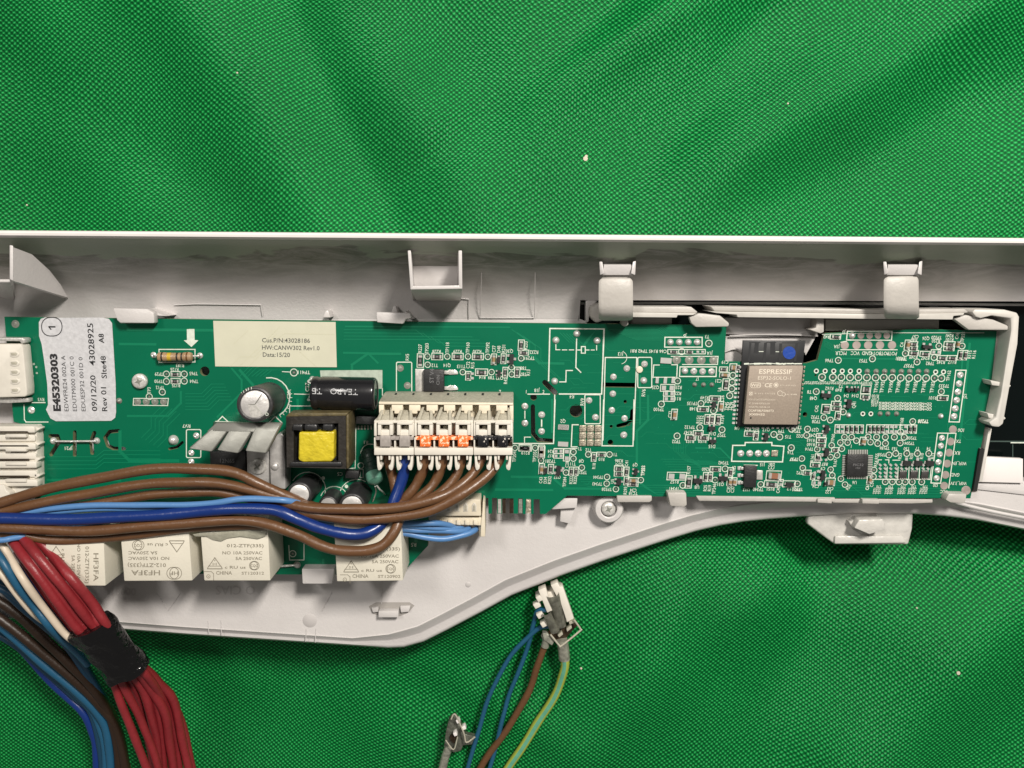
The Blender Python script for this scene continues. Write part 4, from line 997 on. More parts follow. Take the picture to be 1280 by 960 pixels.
f = crop(1080, 390, 6.4)
TPS(f, [(330, 328), (425, 400), (598, 272), (560, 365), (783, 272), (617, 632), (392, 878)], 4.2)
RES(f, 6.4, [(345, 262, 30, 66, 'chip_capacitor'), (395, 256, 56, 28), (395, 290, 56, 28), (397, 328, 68, 32), (487, 335, 68, 32), (575, 320, 68, 28, 'pads'), (625, 368, 68, 30), (702, 368, 68, 30), (683, 258, 78, 32), (680, 292, 76, 26), (745, 258, 26, 58, 'chip_capacitor', False), (768, 345, 30, 66), (806, 345, 30, 66), (630, 687, 76, 30)])
sot(*f(497, 276), 12, 7, 0)
T(f, 0, 0, [('C57', 410, 198, 180), ('R46', 400, 225, 180), ('Q26', 495, 212, 180), ('TP320', 580, 205, 180), ('R250', 575, 232, 180), ('R241', 685, 190, 180), ('R101', 685, 222, 180), ('C48', 745, 190, 90), ('TP355', 790, 200, 90), ('R249', 395, 362, 180), ('R247', 490, 370, 180), ('TP331', 305, 376, 180),
   ('TP357', 360, 431, 180), ('TP82', 528, 412, 180), ('R245', 615, 402, 180), ('R117', 705, 402, 180), ('R115', 845, 340, 90), ('R116', 880, 340, 90), ('TP162', 676, 510, 90), ('TP333', 640, 592, 180), ('R101', 550, 688, 180), ('J21', 806, 675, 90), ('TP208', 473, 877, 180), ('IO0', 775, 946, 180), ('C4', 302, 262, 90)], 4.2)
LN(f, [(735, 465), (817, 466), (762, 880), (680, 878)], 1.3, True)
PADS(f, 6.4, [(770, 503), (760, 573), (750, 640), (740, 705), (730, 772), (720, 835)], 27, 'solder_pad'); PADS(f, 6.4, [(710, 940)], 33, 'flat_pad')
place('solder_joint', *f(613, 833), 3.4, mesh='solder_dome')
# --- Z2: processor area
f = crop(990, 540, 10.667)
TPS(f, [(193, 45), (697, 67), (793, 67), (857, 115), (643, 140), (740, 140), (1045, 135), (527, 177), (663, 222), (335, 230), (600, 310), (513, 335), (130, 353), (142, 478), (513, 500), (535, 577), (650, 622), (705, 700), (72, 690)], 4.0)
sot(*f(450, 265), 10, 9, 90); sot(*f(400, 570), 12, 8, 90)
RES(f, 10.667, [(390, 107, 116, 44), (385, 170, 110, 46), (390, 45, 110, 36, 'pads'), (575, 237, 76, 44), (310, 435, 112, 44), (345, 340, 60, 84), (200, 540, 90, 48), (325, 675, 100, 48, 'pads'), (510, 665, 110, 86, 'chip_capacitor'), (945, 120, 66, 86, 'chip_capacitor'), (1032, 632, 44, 84, 'chip_capacitor'), (435, 682, 36, 60, 'diode', False), (280, 590, 40, 70)])
for x, y in ((405, 305), (345, 305), (320, 370), (382, 370), (450, 370), (345, 520), (300, 540), (345, 605)): place('tinned_pad', *f(x, y), 3.2, 2.6, 30)
T(f, 0, 0, [('D22', 100, 55, 180), ('R163', 250, 112, 180), ('R160', 250, 168, 180), ('TP14', 230, 228, 180), ('Q45', 275, 48, 180), ('R161', 270, 350, 90), ('R87', 435, 430, 180), ('C9', 412, 488, 180), ('TP2', 100, 545, 180), ('U6', 832, 675, 180), ('C61', 1003, 735, 90), ('C54', 1065, 690, 90), ('TP20', 90, 765, 180), ('C24', 315, 725, 180),
   ('C63', 510, 755, 180), ('L22', 480, 800, 180), ('R55', 755, 735, 60), ('R167', 575, 410, 90), ('TP37', 30, 365, 180), ('1', 790, 190, 0), ('TP60', 545, 80, 90)], 4.0)
cpu = sub(lambda b: prism(b, [f(740, 300), f(1018, 300), f(1008, 592), f(728, 590)], 1.5, 7, 0.8), 'processor_chip', 'black_pack', label='square black processor chip with fine silver legs on all four sides')
t_ = BM(); text(t_, 'PIC32', *f(885, 437), 3.0, 0, z=7.1, w=13); text(t_, '1924', *f(880, 480), 2.2, 0, z=7.1); obj('marking', t_, 'print_grey', cpu)
nl = BM()
for i in range(12):
    u = (i+0.5)/12
    for (ax, ay, bx_, by, hor) in ((745, 300, 1015, 300, 0), (731, 590, 1006, 592, 2), (738, 305, 728, 588, 1), (1018, 305, 1008, 588, 3)):
        X, Y = ax+(bx_-ax)*u, ay+(by-ay)*u
        d = {0: (0, -1), 2: (0, 1), 1: (-1, 0), 3: (1, 0)}[hor]; L = 62 if hor != 2 else 34
        p0 = (X, Y); p1 = (X+d[0]*L, Y+d[1]*L); w = 6
        q = [(p0[0]-d[1]*w, p0[1]-d[0]*w), (p0[0]+d[1]*w, p0[1]+d[0]*w), (p1[0]+d[1]*w, p1[1]+d[0]*w), (p1[0]-d[1]*w, p1[1]-d[0]*w)]
        t = BM(); prism(t, [f(*a) for a in q], 0.2, 1.6); obj('leg', t, 'tin', cpu, sm=False)
nl.free()
# --- Z3: lower right
f = crop(1080, 540, 9.143)
LN(f, [(840, 12), (960, 14), (875, 586), (765, 582)], 1.2, True); LN(f, [(960, 14), (1052, 14), (968, 640)], 1.1)
PADS(f, 9.143, [(890, 68), (878, 158), (865, 255), (850, 345), (840, 438), (828, 528)], 36); PADS(f, 9.143, [(990, 110), (972, 237), (950, 362), (930, 490), (915, 615)], 46, 'flat_pad')
T(f, 0, 0, [('TX', 1080, 106, 180, 4.0), ('RX', 1065, 240, 180, 4.4), ('WIFI_EN', 1090, 360, 180, 4.0), ('GND', 1040, 490, 180, 4.2), ('WIFI_3.3V', 1080, 588, 180, 3.9), ('VCC', 915, 682, 180, 4.0), ('J20', 818, 610, 180), ('TP208', 545, 70, 180), ('TP204', 520, 130, 180), ('TP186', 235, 185, 180), ('T63', 352, 192, 180), ('T50', 487, 192, 180),
   ('T7', 610, 190, 180), ('T4', 740, 190, 180), ('TP50', 205, 260, 180), ('R53', 412, 275, 90), ('R50', 543, 275, 90), ('R10', 660, 275, 90), ('R13', 788, 275, 90), ('R54 R55', 140, 320, 90), ('C61', 40, 630, 90)], 4.0)
TPS(f, [(45, 57), (142, 57), (242, 57), (345, 57), (457, 60), (70, 127), (155, 130), (243, 130), (412, 125), (283, 262), (360, 245), (487, 245), (608, 245), (738, 245), (112, 435), (105, 510), (242, 568), (323, 568), (400, 570), (470, 570), (548, 570), (657, 570)], 4.2)
for x in (480, 608, 740): place('diode', *f(x, 350), 12.5, 6.2); place('tinned_pad', *f(x, 308), 3.4, 4.2)
for x in (180, 238, 300, 362, 425, 480, 545, 600, 672, 725):
    for y in (375, 417, 465, 508):
        if x > 400 and y > 430: continue
        place('tinned_pad', *f(x, y), 3.6, 2.5, -35)
for x in (450, 575, 700):
    b = BM(); X, Y = f(x, 490)
    prism(b, rect(X, Y, 9, 8.5), 0.3, 3, 0.3); o = obj('resistor_array', b, 'res_body', board)
    for i in range(4):
        for s in (-1, 1): b = BM(); prism(b, rect(X-3.3+2.2*i, Y+s*4.4, 1.3, 1.8), 0.2, 2.6); obj('terminal', b, 'tin', o, sm=False)
LN(f, [(130, 540), (755, 541), (770, 400)], 1.1)
for x in (265, 390, 515, 635): LN(f, [(x, 400), (x-5, 538)], 1.0)
LN(f, [(200, 318), (162, 318), (158, 355)], 1.0); LN(f, [(245, 318), (285, 318), (283, 355)], 1.0); LN(f, [(330, 322), (410, 322)], 1.0)
for x, a, c in ((150, 'TP71', 'R70'), (285, 'TP78', 'R79'), (430, 'TP77', 'R76'), (550, 'TP75', 'R74'), (680, 'TP61', 'R73')):
    for k in range(3): T(f, 0, 0, [(a, x-30+30*k, 675, 90, 3.3)])
    T(f, 0, 0, [('T70', x+20, 625, 180, 3.3)])
sub(lambda b: lathe(b, U(*f(1165, 668))[0], U(*f(1165, 668))[1], [(0, .5), (2.2, .5), (2.3, .3), (5.6, .3), (5.9, 0.05)], 22), 'fiducial', 'pad_copper')
# --- Z4 extras (skip points already placed)
f = crop(900, 540, 10.667)
TPS(f, [(948, 210), (1095, 350), (1103, 475)], 4.4); T(f, 0, 0, [('T16', 940, 275, 180), ('TP37', 985, 365, 180)], 4.2)
# --- A: left end
f = crop(0, 280, 4.0)
PADS(f, 4, [(77, 500)], 20, 'flat_pad_dull'); PADS(f, 4, [(768, 655), (1000, 658)], 15, 'solder_pad')
LN(f, [(795, 627), (975, 627), (975, 690), (795, 692)], 1.2, True); LN(f, [(945, 527), (970, 527)], 1.0)
b = BM(); prism(b, [f(934, 526), f(972, 526), f(973, 580), f(992, 582), f(957, 615), f(919, 582), f(935, 580)], 0.1, 0.45); obj('printed_arrow', b, 'silk', board, sm=False)
TPS(f, [(833, 750), (922, 750), (833, 787), (922, 785), (747, 863), (812, 840)], 4.3)
RES(f, 4, [(878, 750, 40, 20, 'chip_resistor'), (878, 785, 40, 20, 'chip_resistor')])
LN(f, [(668, 872), (842, 872), (838, 908), (666, 906)], 1.0, True); PADS(f, 4, [(688, 889), (731, 889), (775, 889), (818, 889)], 18, 'flat_pad_dull')
T(f, 0, 0, [('R183', 900, 708, 180), ('TP29', 795, 751, 180), ('TP65', 968, 748, 180), ('R126', 872, 728, 180), ('TP30', 793, 787, 180), ('TP64', 970, 787, 180), ('R125', 880, 808, 180), ('TP12', 800, 818, 180), ('TP3', 745, 832, 90), ('RV3', 205, 878, 180)], 4.2)
PADS(f, 4, [(157, 930)], 18, 'solder_pad'); LN(f, [(160, 893), (225, 893)], 1.2); LN(f, [(120, 905), (122, 978), (130, 990), (240, 990)], 1.2)
PADS(f, 4, [(596, 884)], 15, 'pin_stub')
for x, y in ((150, 712), (182, 715), (155, 750), (185, 745), (165, 760), (152, 733), (170, 700)): place('via_hole', *f(x, y), 1.2, mesh='plated_hole')
# axial resistor and its leads
rt = sub(lambda b: lathe_axis(b, U(197, 446, 8), U(239, 446, 8), [(0, 0), (0, 3.5), (1.5, 5.4), (5, 6.0), (10, 5.6), (14, 5.1), (30, 5.1), (34, 5.7), (39, 6.0), (42.3, 5.0), (43.6, 2.5), (43.6, 0)], 20), 'axial_resistor', 'resistor_tan', label='tan axial resistor with coloured bands below the printed arrow')
for t0, w, m in ((5.5, 2.0, 'band_black'), (13, 4.5, 'band_yellow'), (24, 2.2, 'band_black'), (30, 2.2, 'band_black'), (36.5, 2, 'band_brown')):
    rr0 = {5.5: 6.05, 13: 5.25, 24: 5.25, 30: 5.4, 36.5: 6.1}[t0]
    sub(lambda b: lathe_axis(b, U(197, 446, 8), U(239, 446, 8), [(t0, rr0-0.5), (t0, rr0), (t0+w, rr0), (t0+w, rr0-0.5)], 20), 'colour_band', m, rt)
sub(lambda b: (tubep(b, [(192, 444, 1), (193, 444.3, 7), (198, 445, 8)], 1.0, 8), tubep(b, [(239, 445, 8), (246, 445, 8), (249.5, 444.6, 6), (250, 444.6, 1)], 1.0, 8)), 'lead', 'tin', rt)
# jumper wire
jw = sub(lambda b: tubep(b, [(67, 551, 1), (68, 551, 4), (75, 551.6, 5), (115, 551.4, 5), (120, 551, 4), (121, 551, 1)], 1.2, 8), 'jumper_wire', 'solder', label='bare straight wire bridge below the white label')
place('solder_joint', 67, 551, 4.6, mesh='solder_dome'); place('solder_joint', 121, 551, 4.2, mesh='solder_dome'); place('solder_joint', 217, 550, 6.5, mesh='solder_dome', kz=1.6)
text(lett, 'JP21', 86, 560.5, 4.2, 180)
LN(lambda x, y: (x, y), rrect(233, 537, 251, 572, 2), 1.2, True); place('solder_joint', 245.5, 544.5, 4, mesh='solder_pad'); place('solder_joint', 239, 566, 4, mesh='solder_pad'); place('solder_joint', 239, 577, 4, mesh='solder_pad')
text(lett, 'RV7', 233, 532.5, 4.2, 180)
LN(lambda x, y: (x, y), [(270, 527), (352, 530)], 1.6)
for x in (278, 344): LN(lambda a, b: (a, b), [(x-7, 527.5), (x, 520.5), (x+8, 528)], 1.3)
arc(silk, 337, 497, 25, 1.4, -100, 60)
for k in range(10): a = radians(20-60+k*10+20); line(silk, [(337+25*cos(a), 497+25*sin(a)), (337+28*cos(a), 497+28*sin(a))], 0.8)
text(lett, 'C28', 361, 494, 4.2, 90); text(lett, 'C27', 384, 484, 4.6, 90); tp(367.5, 465.5, 5); text(lett, 'TP411', 380, 465.5, 4.4, 180); line(silk, [(353, 464.5), (362, 465)], 1)
sub(lambda b: prism(b, [(400, 463), (478, 462.5), (478, 486), (402, 485)], 0.1, 0.45), 'printed_patch', 'silk_patch', sm=False)
line(silk, [(478, 486), (478, 494)], 1.1); line(silk, [(362, 517), (362, 507.5), (394, 507.5)], 1.1); line(silk, [(368, 492.5), (390, 493)], 1.0)
arc(silk, 385, 612, 22, 1.0, -150, 40); arc(silk, 418, 626, 18, 1.0, -160, -20); arc(silk, 446, 621, 22, 1.0, -160, -60)
for x, y in ((404, 597.5), (433, 608)): arc(silk, x, y, 1.2, 2.2, 0, 360, n=8)
text(lett, 'C5', 425, 592.5, 4.2, 180); text(lett, 'R1', 457.5, 553, 4.2, 180); text(lett, 'R5', 517, 681, 4.6, 180)
arc(silk, 463, 567, 12, 1.0, 180, 350); arc(silk, 451, 582, 3.6, 1.0)
line(silk, [(432, 520), (445, 522), (444, 585), (432, 586)], 1.0)
line(silk, rect(452, 592, 4, 10), 0.9, closed=True)
line(silk, [(361, 682), (362, 700), (380, 700), (380, 680)], 1.1); tp(366, 692, 4.6, False)
b = BM(); tubep(b, [(340, 707, 3), (352, 707.5, 4), (366, 706.5, 4), (371, 706, 1)], 1.6, 8); obj('lead', b, 'solder', board); place('solder_joint', 371.5, 706, 4.6, mesh='solder_dome')
line(silk, [(1028, 418), (1100, 416), (1230, 416)], 0.7)

sub(lambda b: join(b, silk, 0), 'printed_outline', 'silk', sm=False) if False else obj('printed_outline', silk, 'silk', board, sm=False, kind='stuff')
obj('printed_lettering', lett, 'silk', board, sm=False, kind='stuff')
# edge fingers of the card-edge contacts
for x0, x1, m in ((622.5, 626.5, 'tin'), (628.5, 632, 'contact_dark'), (637, 641.5, 'contact_dark'), (648.5, 652.8, 'pad_dull'), (658, 663.4, 'gold')):
    b = BM(); prism(b, [(x0, 624), (x1, 624), (x1, 641.5), (x0, 641.5)], -3, 0.5, 0); obj('edge_contact', b, m, board, sm=False)
for y in (537, 556, 577, 599):
    b = BM(); prism(b, [(45, y), (54, y+0.5), (54, y+8), (45, y+8)], 0.1, 0.9); obj('edge_contact', b, 'contact_dark', board, sm=False)
for y in (432, 447, 457, 468, 478):
    b = BM(); prism(b, [(30, y), (33.5, y), (33.5, y+4), (30, y+4)], 0.1, 1.2); obj('edge_contact', b, 'contact_dark', board, sm=False)

# radio module -------------------------------------------------------------------
mod = sub(lambda b: prism(b, [(929, 425.5), (1006.8, 426), (1003.5, 456), (997.5, 533.5), (921.5, 532.5), (927, 456)], 0.6, 4.6, 0.3), 'radio_module', 'module_black', label='black radio module with a gold-coloured metal shield')
sub(lambda b: prism(b, [(936.8, 457.5), (1004.3, 457), (997, 531), (929.8, 530.3)], 4.6, 14, 0.9), 'metal_shield', ['shield'], mod)
fz = lambda pts: pts
mt = BM()
for x0, y0, x1, y1, w in ((937, 428, 950, 428, 1), (958, 428, 970, 428, 1), (978, 428.5, 1000, 428.5, 1), (938, 430, 936, 450, 2.4), (946, 430, 945, 439, 5), (957, 430, 955, 450, 3.4), (966, 430, 966, 440, 6), (976, 431, 975, 450, 3.4), (996, 430, 994, 450, 3)):
    line(mt, [(x0, y0), (x1, y1)], w, 4.75)
obj('antenna_trace', mt, 'module_trace', mod, sm=False)
mt = BM()
for q in ([(949, 439.4), (957, 439.4)], [(970, 439.6), (977, 439.8)]): line(mt, q, 0.9, 4.8)
rr = random.Random(5)
x = 931
while x < 1002:
    w = rr.uniform(1.5, 6); line(mt, [(x, 454.6+rr.uniform(-.4, .4)), (min(x+w, 1002), 454.6)], rr.uniform(1.0, 2.2), 4.8); x += w+rr.uniform(.8, 2)
obj('module_print', mt, 'silk', mod, sm=False)
sub(lambda b: prism(b, circ(986.5, 441, 8, 26), 4.6, 5.0), 'paint_dot', 'blue_dot', mod)
mt = BM()
def MT(s, x, y, h, w=None, bold=0.015): text(mt, s, x, y, h, 0, w, 14.15, bold)
MT('ESPRESSIF', 969.5, 464.5, 5.6, 41); MT('ESP32-SOLO-1', 968, 472.5, 4.4, 41, 0); MT('CE', 960.5, 481.5, 5, 9.5); MT('R', 957.5-3.5, 478.8, 1.5)
MT('WiFi', 944.5, 481.5, 4.0, 12); arc(mt, 970, 481.3, 2.8, 0.6, z=14.1, n=14); arc(mt, 970, 481.3, 1.1, 1.4, z=14.1, n=10); line(mt, rrect(938, 478.3, 951, 484.7, 2.8, 3), 0.5, 14.1, True)
for y, x0, x1, s in ((481.8, 974.5, 994.5, '211-171102'), (492, 943.5, 969, 'R 211-171102'), (493, 981, 996, 'UL-E48')): MT(s, (x0+x1)/2, y, 1.7, x1-x0, 0)
for y, x1, s in ((499.5, 969, 'FCC ID 2AC7Z-ESP32SOLO1'), (504.3, 962, 'IC 21098-ESPSOLO1'), (508.8, 962, 'ANATEL 04536-18')): MT(s, (936+x1)/2, y, 1.9, x1-936, 0)
MT('CCAF18LP2060T3', 951, 513.3, 2.6, 32, .02); MT('XX0H32', 946, 518, 2.6, 20, .02)
arc(mt, 938.5, 492, 2.0, 0.5, z=14.1); line(mt, [(936.5, 490), (940.5, 494)], 0.5, 14.1); line(mt, [(936.5, 494), (940.5, 490)], 0.5, 14.1); arc(mt, 975, 491.5, 3.0, 0.6, z=14.1); arc(mt, 979.5, 493, 2.2, 0.5, z=14.1)
obj('shield_lettering', mt, 'shield_print', mod, sm=False)
sub(lambda b: prism(b, circ(938.5, 522.5, 1.1, 10), 14, 14.2), 'index_dot', 'black_hole', mod)
for i in range(14):
    y = 459+i*5.35; dx = -0.062*(y-459)
    for xx, ww in ((925.8, 2.6), (921.2, 3.4)):
        b = BM(); prism(b, rect(xx+dx, y, ww, 2.6), 0.1, 3.2 if xx > 924 else 1.0, 0); obj('castellation', b, 'solder', mod, sm=False)
    b = BM(); prism(b, rect(1005.6-0.098*(y-459), y, 1.8, 3.0), 0.1, 2.6, 0); obj('castellation', b, 'gold', mod, sm=False)
for i in range(10):
    b = BM(); prism(b, rect(935+i*6.2, 535, 3, 2), 0.1, 1.6, 0); obj('castellation', b, 'solder', mod, sm=False)

# electrolytic capacitors -----------------------------------------------------------
def can(name, base, top, r, label, seg=32, m='cap_sleeve_dull', inner=True, marks=True):
    p0 = Vector(U(*base)); p1 = Vector(U(*top)); H = (p1-p0).length
    c = sub(lambda b: lathe_axis(b, p0, p1, [(0, 0), (0, r), (H*.10, r), (H*.13, r*.93), (H*.17, r*.93), (H*.2, r), (H-2.5, r), (H-.8, r*.985), (H, r*.93), (H+.3, r*.86), (H-.4, r*.80), (H-.6, r*.78)], seg), name, m, label=label)
    def topf(b): lathe_axis(b, p0, p1, [(H-1.2, r*.80), (H-.3, r*.76), (H-.1, r*.74), (H-.4, 0)], seg)
    t = sub(topf, 'can_top', 'aluminium_bright', c)
    return c, p0, p1, H
c1, p0, p1, H = can('capacitor', (337, 498, 0), (318.5, 505.5, 100), 20.5, 'standing black capacitor with a wide bright silver top')
d, s_, u_ = frame_axis(p0, p1)
# vent score lines on the silver top
b = BM()
for a in (180, 55, -52):
    a = radians(a); q = [p1+(d*0.15)+Vector((cos(a), sin(a), 0))*t for t in (0, 14.5)]; tube3(b, q, 0.45, 5)
obj('vent_score', b, 'aluminium', c1)
b = BM(); q = [p1+Vector((0, 0, 0.2))]
for k in range(10):
    a = radians(180+127*k/9); v_ = Vector((cos(a), sin(a), 0))*14.6; q.append(p1+v_+Vector((0, 0, 0.25-0.13*(v_.x*0.45+v_.y*0.85)/1.0*0.6)))
b.faces.new([b.verts.new(p) for p in q]); obj('glint_wedge', b, 'tin', c1, sm=False)  # bright wedge added and tilted to imitate the reflection on one sector
b = BM()
for a0, a1 in ((95, 190),):
    for k in range(9):
        a = radians(100+k*9.5); q = p1+Vector((cos(a)*17.6, sin(a)*17.6, 0.4)); e = q+Vector((cos(a)*2.6, sin(a)*2.6, -0.7)); tube3(b, [q+Vector((-sin(a), cos(a), 0))*(k % 2), e], 0.5, 4)
for a in (210, -40):
    a = radians(a); c = p1+Vector((cos(a)*17.6, sin(a)*17.6, 0.3)); pts = [c+Vector((1.6*cos(t*pi/4), 1.6*sin(t*pi/4), 0)) for t in range(9)]; tube3(b, pts, 0.4, 4)
obj('sleeve_print', b, 'silk', c1)
b = BM(); q = [p1+Vector((cos(radians(a))*r_, sin(radians(a))*r_, z_)) for a, r_, z_ in ((-110, 16.2, .6), (-90, 16.2, .6), (-68, 16.2, .6), (-68, 20.2, -1.2), (-90, 20.6, -1.2), (-110, 20.2, -1.2))]; b.faces.new([b.verts.new(p) for p in q]); obj('polarity_mark', b, 'sticker_white', c1)
# lying capacitor with lettering
p0 = Vector(U(391, 491, 23)); p1 = Vector(U(470, 492.5, 23)); H = (p1-p0).length; r = 20.5
c2 = sub(lambda b: lathe_axis(b, p0, p1, [(0, 0), (0, r*.86), (0.5, r*.95), (2.5, r), (6, r), (8, r*.955), (10, r*.955), (12, r), (H-3, r), (H-1, r*.97), (H, r*.9), (H, r*.8), (H-.6, r*.78), (H-.6, 0)], 40), 'capacitor', 'cap_sleeve', label='glossy black capacitor lying on its side, lettered upside down')
def wrap(yc):
    def fn(X, Y):
        q = Vector(U(X, 491, 23)); a = (491-Y)/(r+1); c = p0+(p1-p0)*((q-p0).dot(p1-p0)/(H*H))
        return c+Vector((0, sin(a)*(r+.15), cos(a)*(r+.15)))
    return fn
b = BM(); text(b, 'TEAPO', 434, 486, 7.6, 180, 34, fn=wrap(0), bold=0.0); text(b, 'TE', 401, 486, 7.6, 180, 12, fn=wrap(0), bold=0.0); obj('sleeve_print', b, 'cap_print', c2, sm=False)
sub(lambda b: (tubep(b, [(390.5, 480, 12), (385, 477, 10), (390, 473, 1)], 1.2, 8), tubep(b, [(390.5, 500, 12), (385, 500, 10), (389, 496, 1)], 1.2, 8)), 'lead', 'solder', c2)
place('solder_joint', 390.5, 474, 4, mesh='solder_dome'); place('solder_joint', 389, 497, 3.6, mesh='solder_dome')
b = BM(); lathe_axis(b, p0, p1, [(H+.1, r*.8), (H+.5, r*.84), (H+.5, r*.88), (H+.1, r*.9)], 30); obj('end_ring', b, 'aluminium', c2)
# three smaller cans under the transformer
can('capacitor', (388, 606, 0), (374, 618, 66), 15.0, 'black capacitor behind the brown wires, left of the three small ones')
can('capacitor', (417, 622, 0), (410, 632, 40), 12, 'smallest black capacitor, in the middle of the three under the transformer')
can('capacitor', (449, 617, 0), (440, 633, 62), 16, 'black capacitor with a bright rim, right of the three small ones')
# transformer -----------------------------------------------------------------------
tf = sub(lambda b: None, 'x', 'core_dark') if False else None
b = BM()
def framep(b, o, i, z0, z1):
    n = len(o); To = [U(x, y, z1) for x, y in o]; Ti = [U(x, y, z1) for x, y in i]
    V = [[b.verts.new(p) for p in L] for L in (To, Ti, [(p[0], p[1], z0) for p in To], [(p[0], p[1], z0) for p in Ti])]
    for k in range(n):
        k2 = (k+1) % n
        b.faces.new((V[0][k], V[0][k2], V[1][k2], V[1][k])); b.faces.new((V[0][k], V[2][k], V[2][k2], V[0][k2])); b.faces.new((V[1][k], V[1][k2], V[3][k2], V[3][k])); b.faces.new((V[2][k], V[3][k], V[3][k2], V[2][k2]))
framep(b, [(357.5, 521), (432, 520), (432.5, 586), (358.5, 584)], [(367, 530), (423, 529), (423, 577), (367, 577)], 4, 60)
tf = obj('transformer', b, 'core_dark', board, label='small transformer with yellow tape round its coil and a dark core')
b = BM(); prism(b, [(357, 521), (361, 516.5), (435, 516.5), (432, 520)], 30, 56, 0.6); prism(b, [(432.5, 520), (435.5, 517), (436, 585), (433, 586)], 10, 57, 0.6); obj('core_plate', b, 'core_edge', tf)
b = BM(); prism(b, [(367, 531), (423, 531), (423, 577), (367, 577)], 6, 48, 1); prism(b, [(363, 577.5), (426, 577.5), (428, 583), (361, 583)], 20, 63, 1.5)
for x in (371, 386, 409): prism(b, [(x-6, 530.5), (x+10 if x == 386 else x+7, 530.5), (x+11 if x == 386 else x+7, 539), (x-6, 538)], 30, 65, 2)
obj('bobbin', b, 'bobbin', tf)
b = BM()
t = bmesh.new(); ring = [(373.5, 540), (418, 539), (417.5, 574), (414, 577.5), (378, 578), (372.5, 575)]
top = [Vector(U(x, y, 62)) for x, y in ring]; mid = sum(top, Vector())/6
prism3(t, [(p.x, p.y, 20) for p in top], [tuple(p) for p in top]); bmesh.ops.recalc_face_normals(t, faces=t.faces); bevel_all(t, 5, 4); join(b, t)
obj('coil_tape', b, 'tape_yellow', tf)
# black small parts between transformer and terminal
sub(lambda b: prism(b, [(445, 520), (470, 521), (470, 531), (445, 530)], 2, 14, 1), 'chip', 'black_pack')
for k in range(6): sub(lambda b: prism(b, [(447+k*4, 532), (449+k*4, 532), (449+k*4, 537), (447+k*4, 537)], 0.5, 2), 'pin', 'pad_dull', sm=False)
sub(lambda b: prism(b, [(432, 588), (449, 589), (448, 599), (431, 598)], 1, 12, 1.5), 'chip', 'black_pack')
# standing green resistor
p0 = Vector(U(459, 563, 8)); p1 = Vector(U(470, 603, 34)); H = (p1-p0).length
gr = sub(lambda b: lathe_axis(b, p0, p1, [(0, 0), (0, 6), (2, 8.6), (8, 8.8), (9, 8.0), (14, 8.0), (15, 9.2), (20, 9.2), (21, 8.1), (26, 8.1), (27, 9.2), (32, 9.2)], 22), 'green_resistor', 'resistor_dark_green', label='dark green ringed resistor with a pale green end')
sub(lambda b: lathe_axis(b, p0, p1, [(32, 9.0), (33, 10.2), (H-7, 10.6), (H-2, 9.8), (H, 7.0), (H+1.5, 2.5), (H+1.5, 0)], 22), 'end_cap', 'resistor_green', gr)
sub(lambda b: (tubep(b, [(471, 607, 34), (475, 612, 30), (480, 616, 15), (481, 618, 1)], 1.1, 8), tubep(b, [(469, 608, 30), (470, 615, 20), (466, 627, 1)], 0.9, 8)), 'lead', 'tin', gr)
# heat sink, its transistor and screw
hs = sub(lambda b: prism3(b, [U(x, y, 0) for x, y in ((267, 531), (350, 532), (350, 528), (267, 527))], [U(x, y, 62) for x, y in ((270, 532), (350, 533), (351, 529), (271, 528))]), 'heat_sink', 'aluminium', label='bent aluminium heat sink with three broad fingers')
def slabz(bm, top, zt_, drop, bev=0.6):
    t = bmesh.new(); T_ = [U(x, y, z) for (x, y), z in zip(top, zt_)]; prism3(t, [(p[0], p[1], p[2]-drop) for p in T_], T_); bmesh.ops.recalc_face_normals(t, faces=t.faces)
    if bev: bevel_all(t, bev, 1)
    join(bm, t)
def finger(a, b_, c, d_, zt=92, zb=76):
    def fn(bm):
        t = bmesh.new()
        top = [U(*a, zb+6), U(*b_, zb+6), U(*c, zt), U(*d_, zt)]; low = [(p[0]+2.0, p[1]+1.0, p[2]-8.0) for p in top]
        prism3(t, low, top); bmesh.ops.recalc_face_normals(t, faces=t.faces); bevel_all(t, 1.6, 3); join(bm, t)
    return fn
sub(lambda b: slabz(b, [(270, 528.5), (352, 529.5), (343, 541), (258, 540)], [82, 82, 85, 85], 9, 1.2), 'top_bar', 'aluminium', hs)
sub(finger((270.5, 530), (290, 531), (264, 565), (235, 561)), 'fin', 'aluminium', hs)
sub(finger((290.5, 530.5), (319.5, 531), (297, 567), (270.5, 563)), 'fin', 'aluminium', hs)
sub(finger((320, 529.5), (351, 530), (332, 567), (306, 564)), 'fin', 'aluminium', hs)
sub(lambda b: prism(b, [(336, 553), (350, 540), (356, 545), (357, 612), (338, 609)], 0.5, 30, 2), 'side_plate', 'aluminium_bright', hs)
sub(lambda b: lathe(b, U(343, 583.5, 33)[0], U(343, 583.5, 33)[1], [(0, 33.5), (3, 33), (4.6, 31.5), (5, 29.5)], 18), 'rivet', 'aluminium_bright', hs)
tr = sub(lambda b: prism(b, [(262, 564), (306.5, 564), (307, 592), (263, 590)], 4, 26, 1), 'power_transistor', 'black_pack', label='black power transistor half hidden below the heat sink fingers')
t_ = BM(); text(t_, '12N65', 284, 576, 5, 0, z=26.2); obj('marking', t_, 'print_grey', tr)
sub(lambda b: prism(b, [(308, 560), (336, 562), (336, 606), (309, 600)], 6, 27, 1.2), 'metal_tab', 'aluminium_bright', tr)
X = U(321.5, 583.5, 31)
sub(lambda b: lathe(b, X[0], X[1], [(0, 31.5), (5, 31.8), (9, 30.5), (10.2, 28.5), (10.4, 26)], 26), 'pan_head_screw', 'steel_screw', hs)
b = BM()
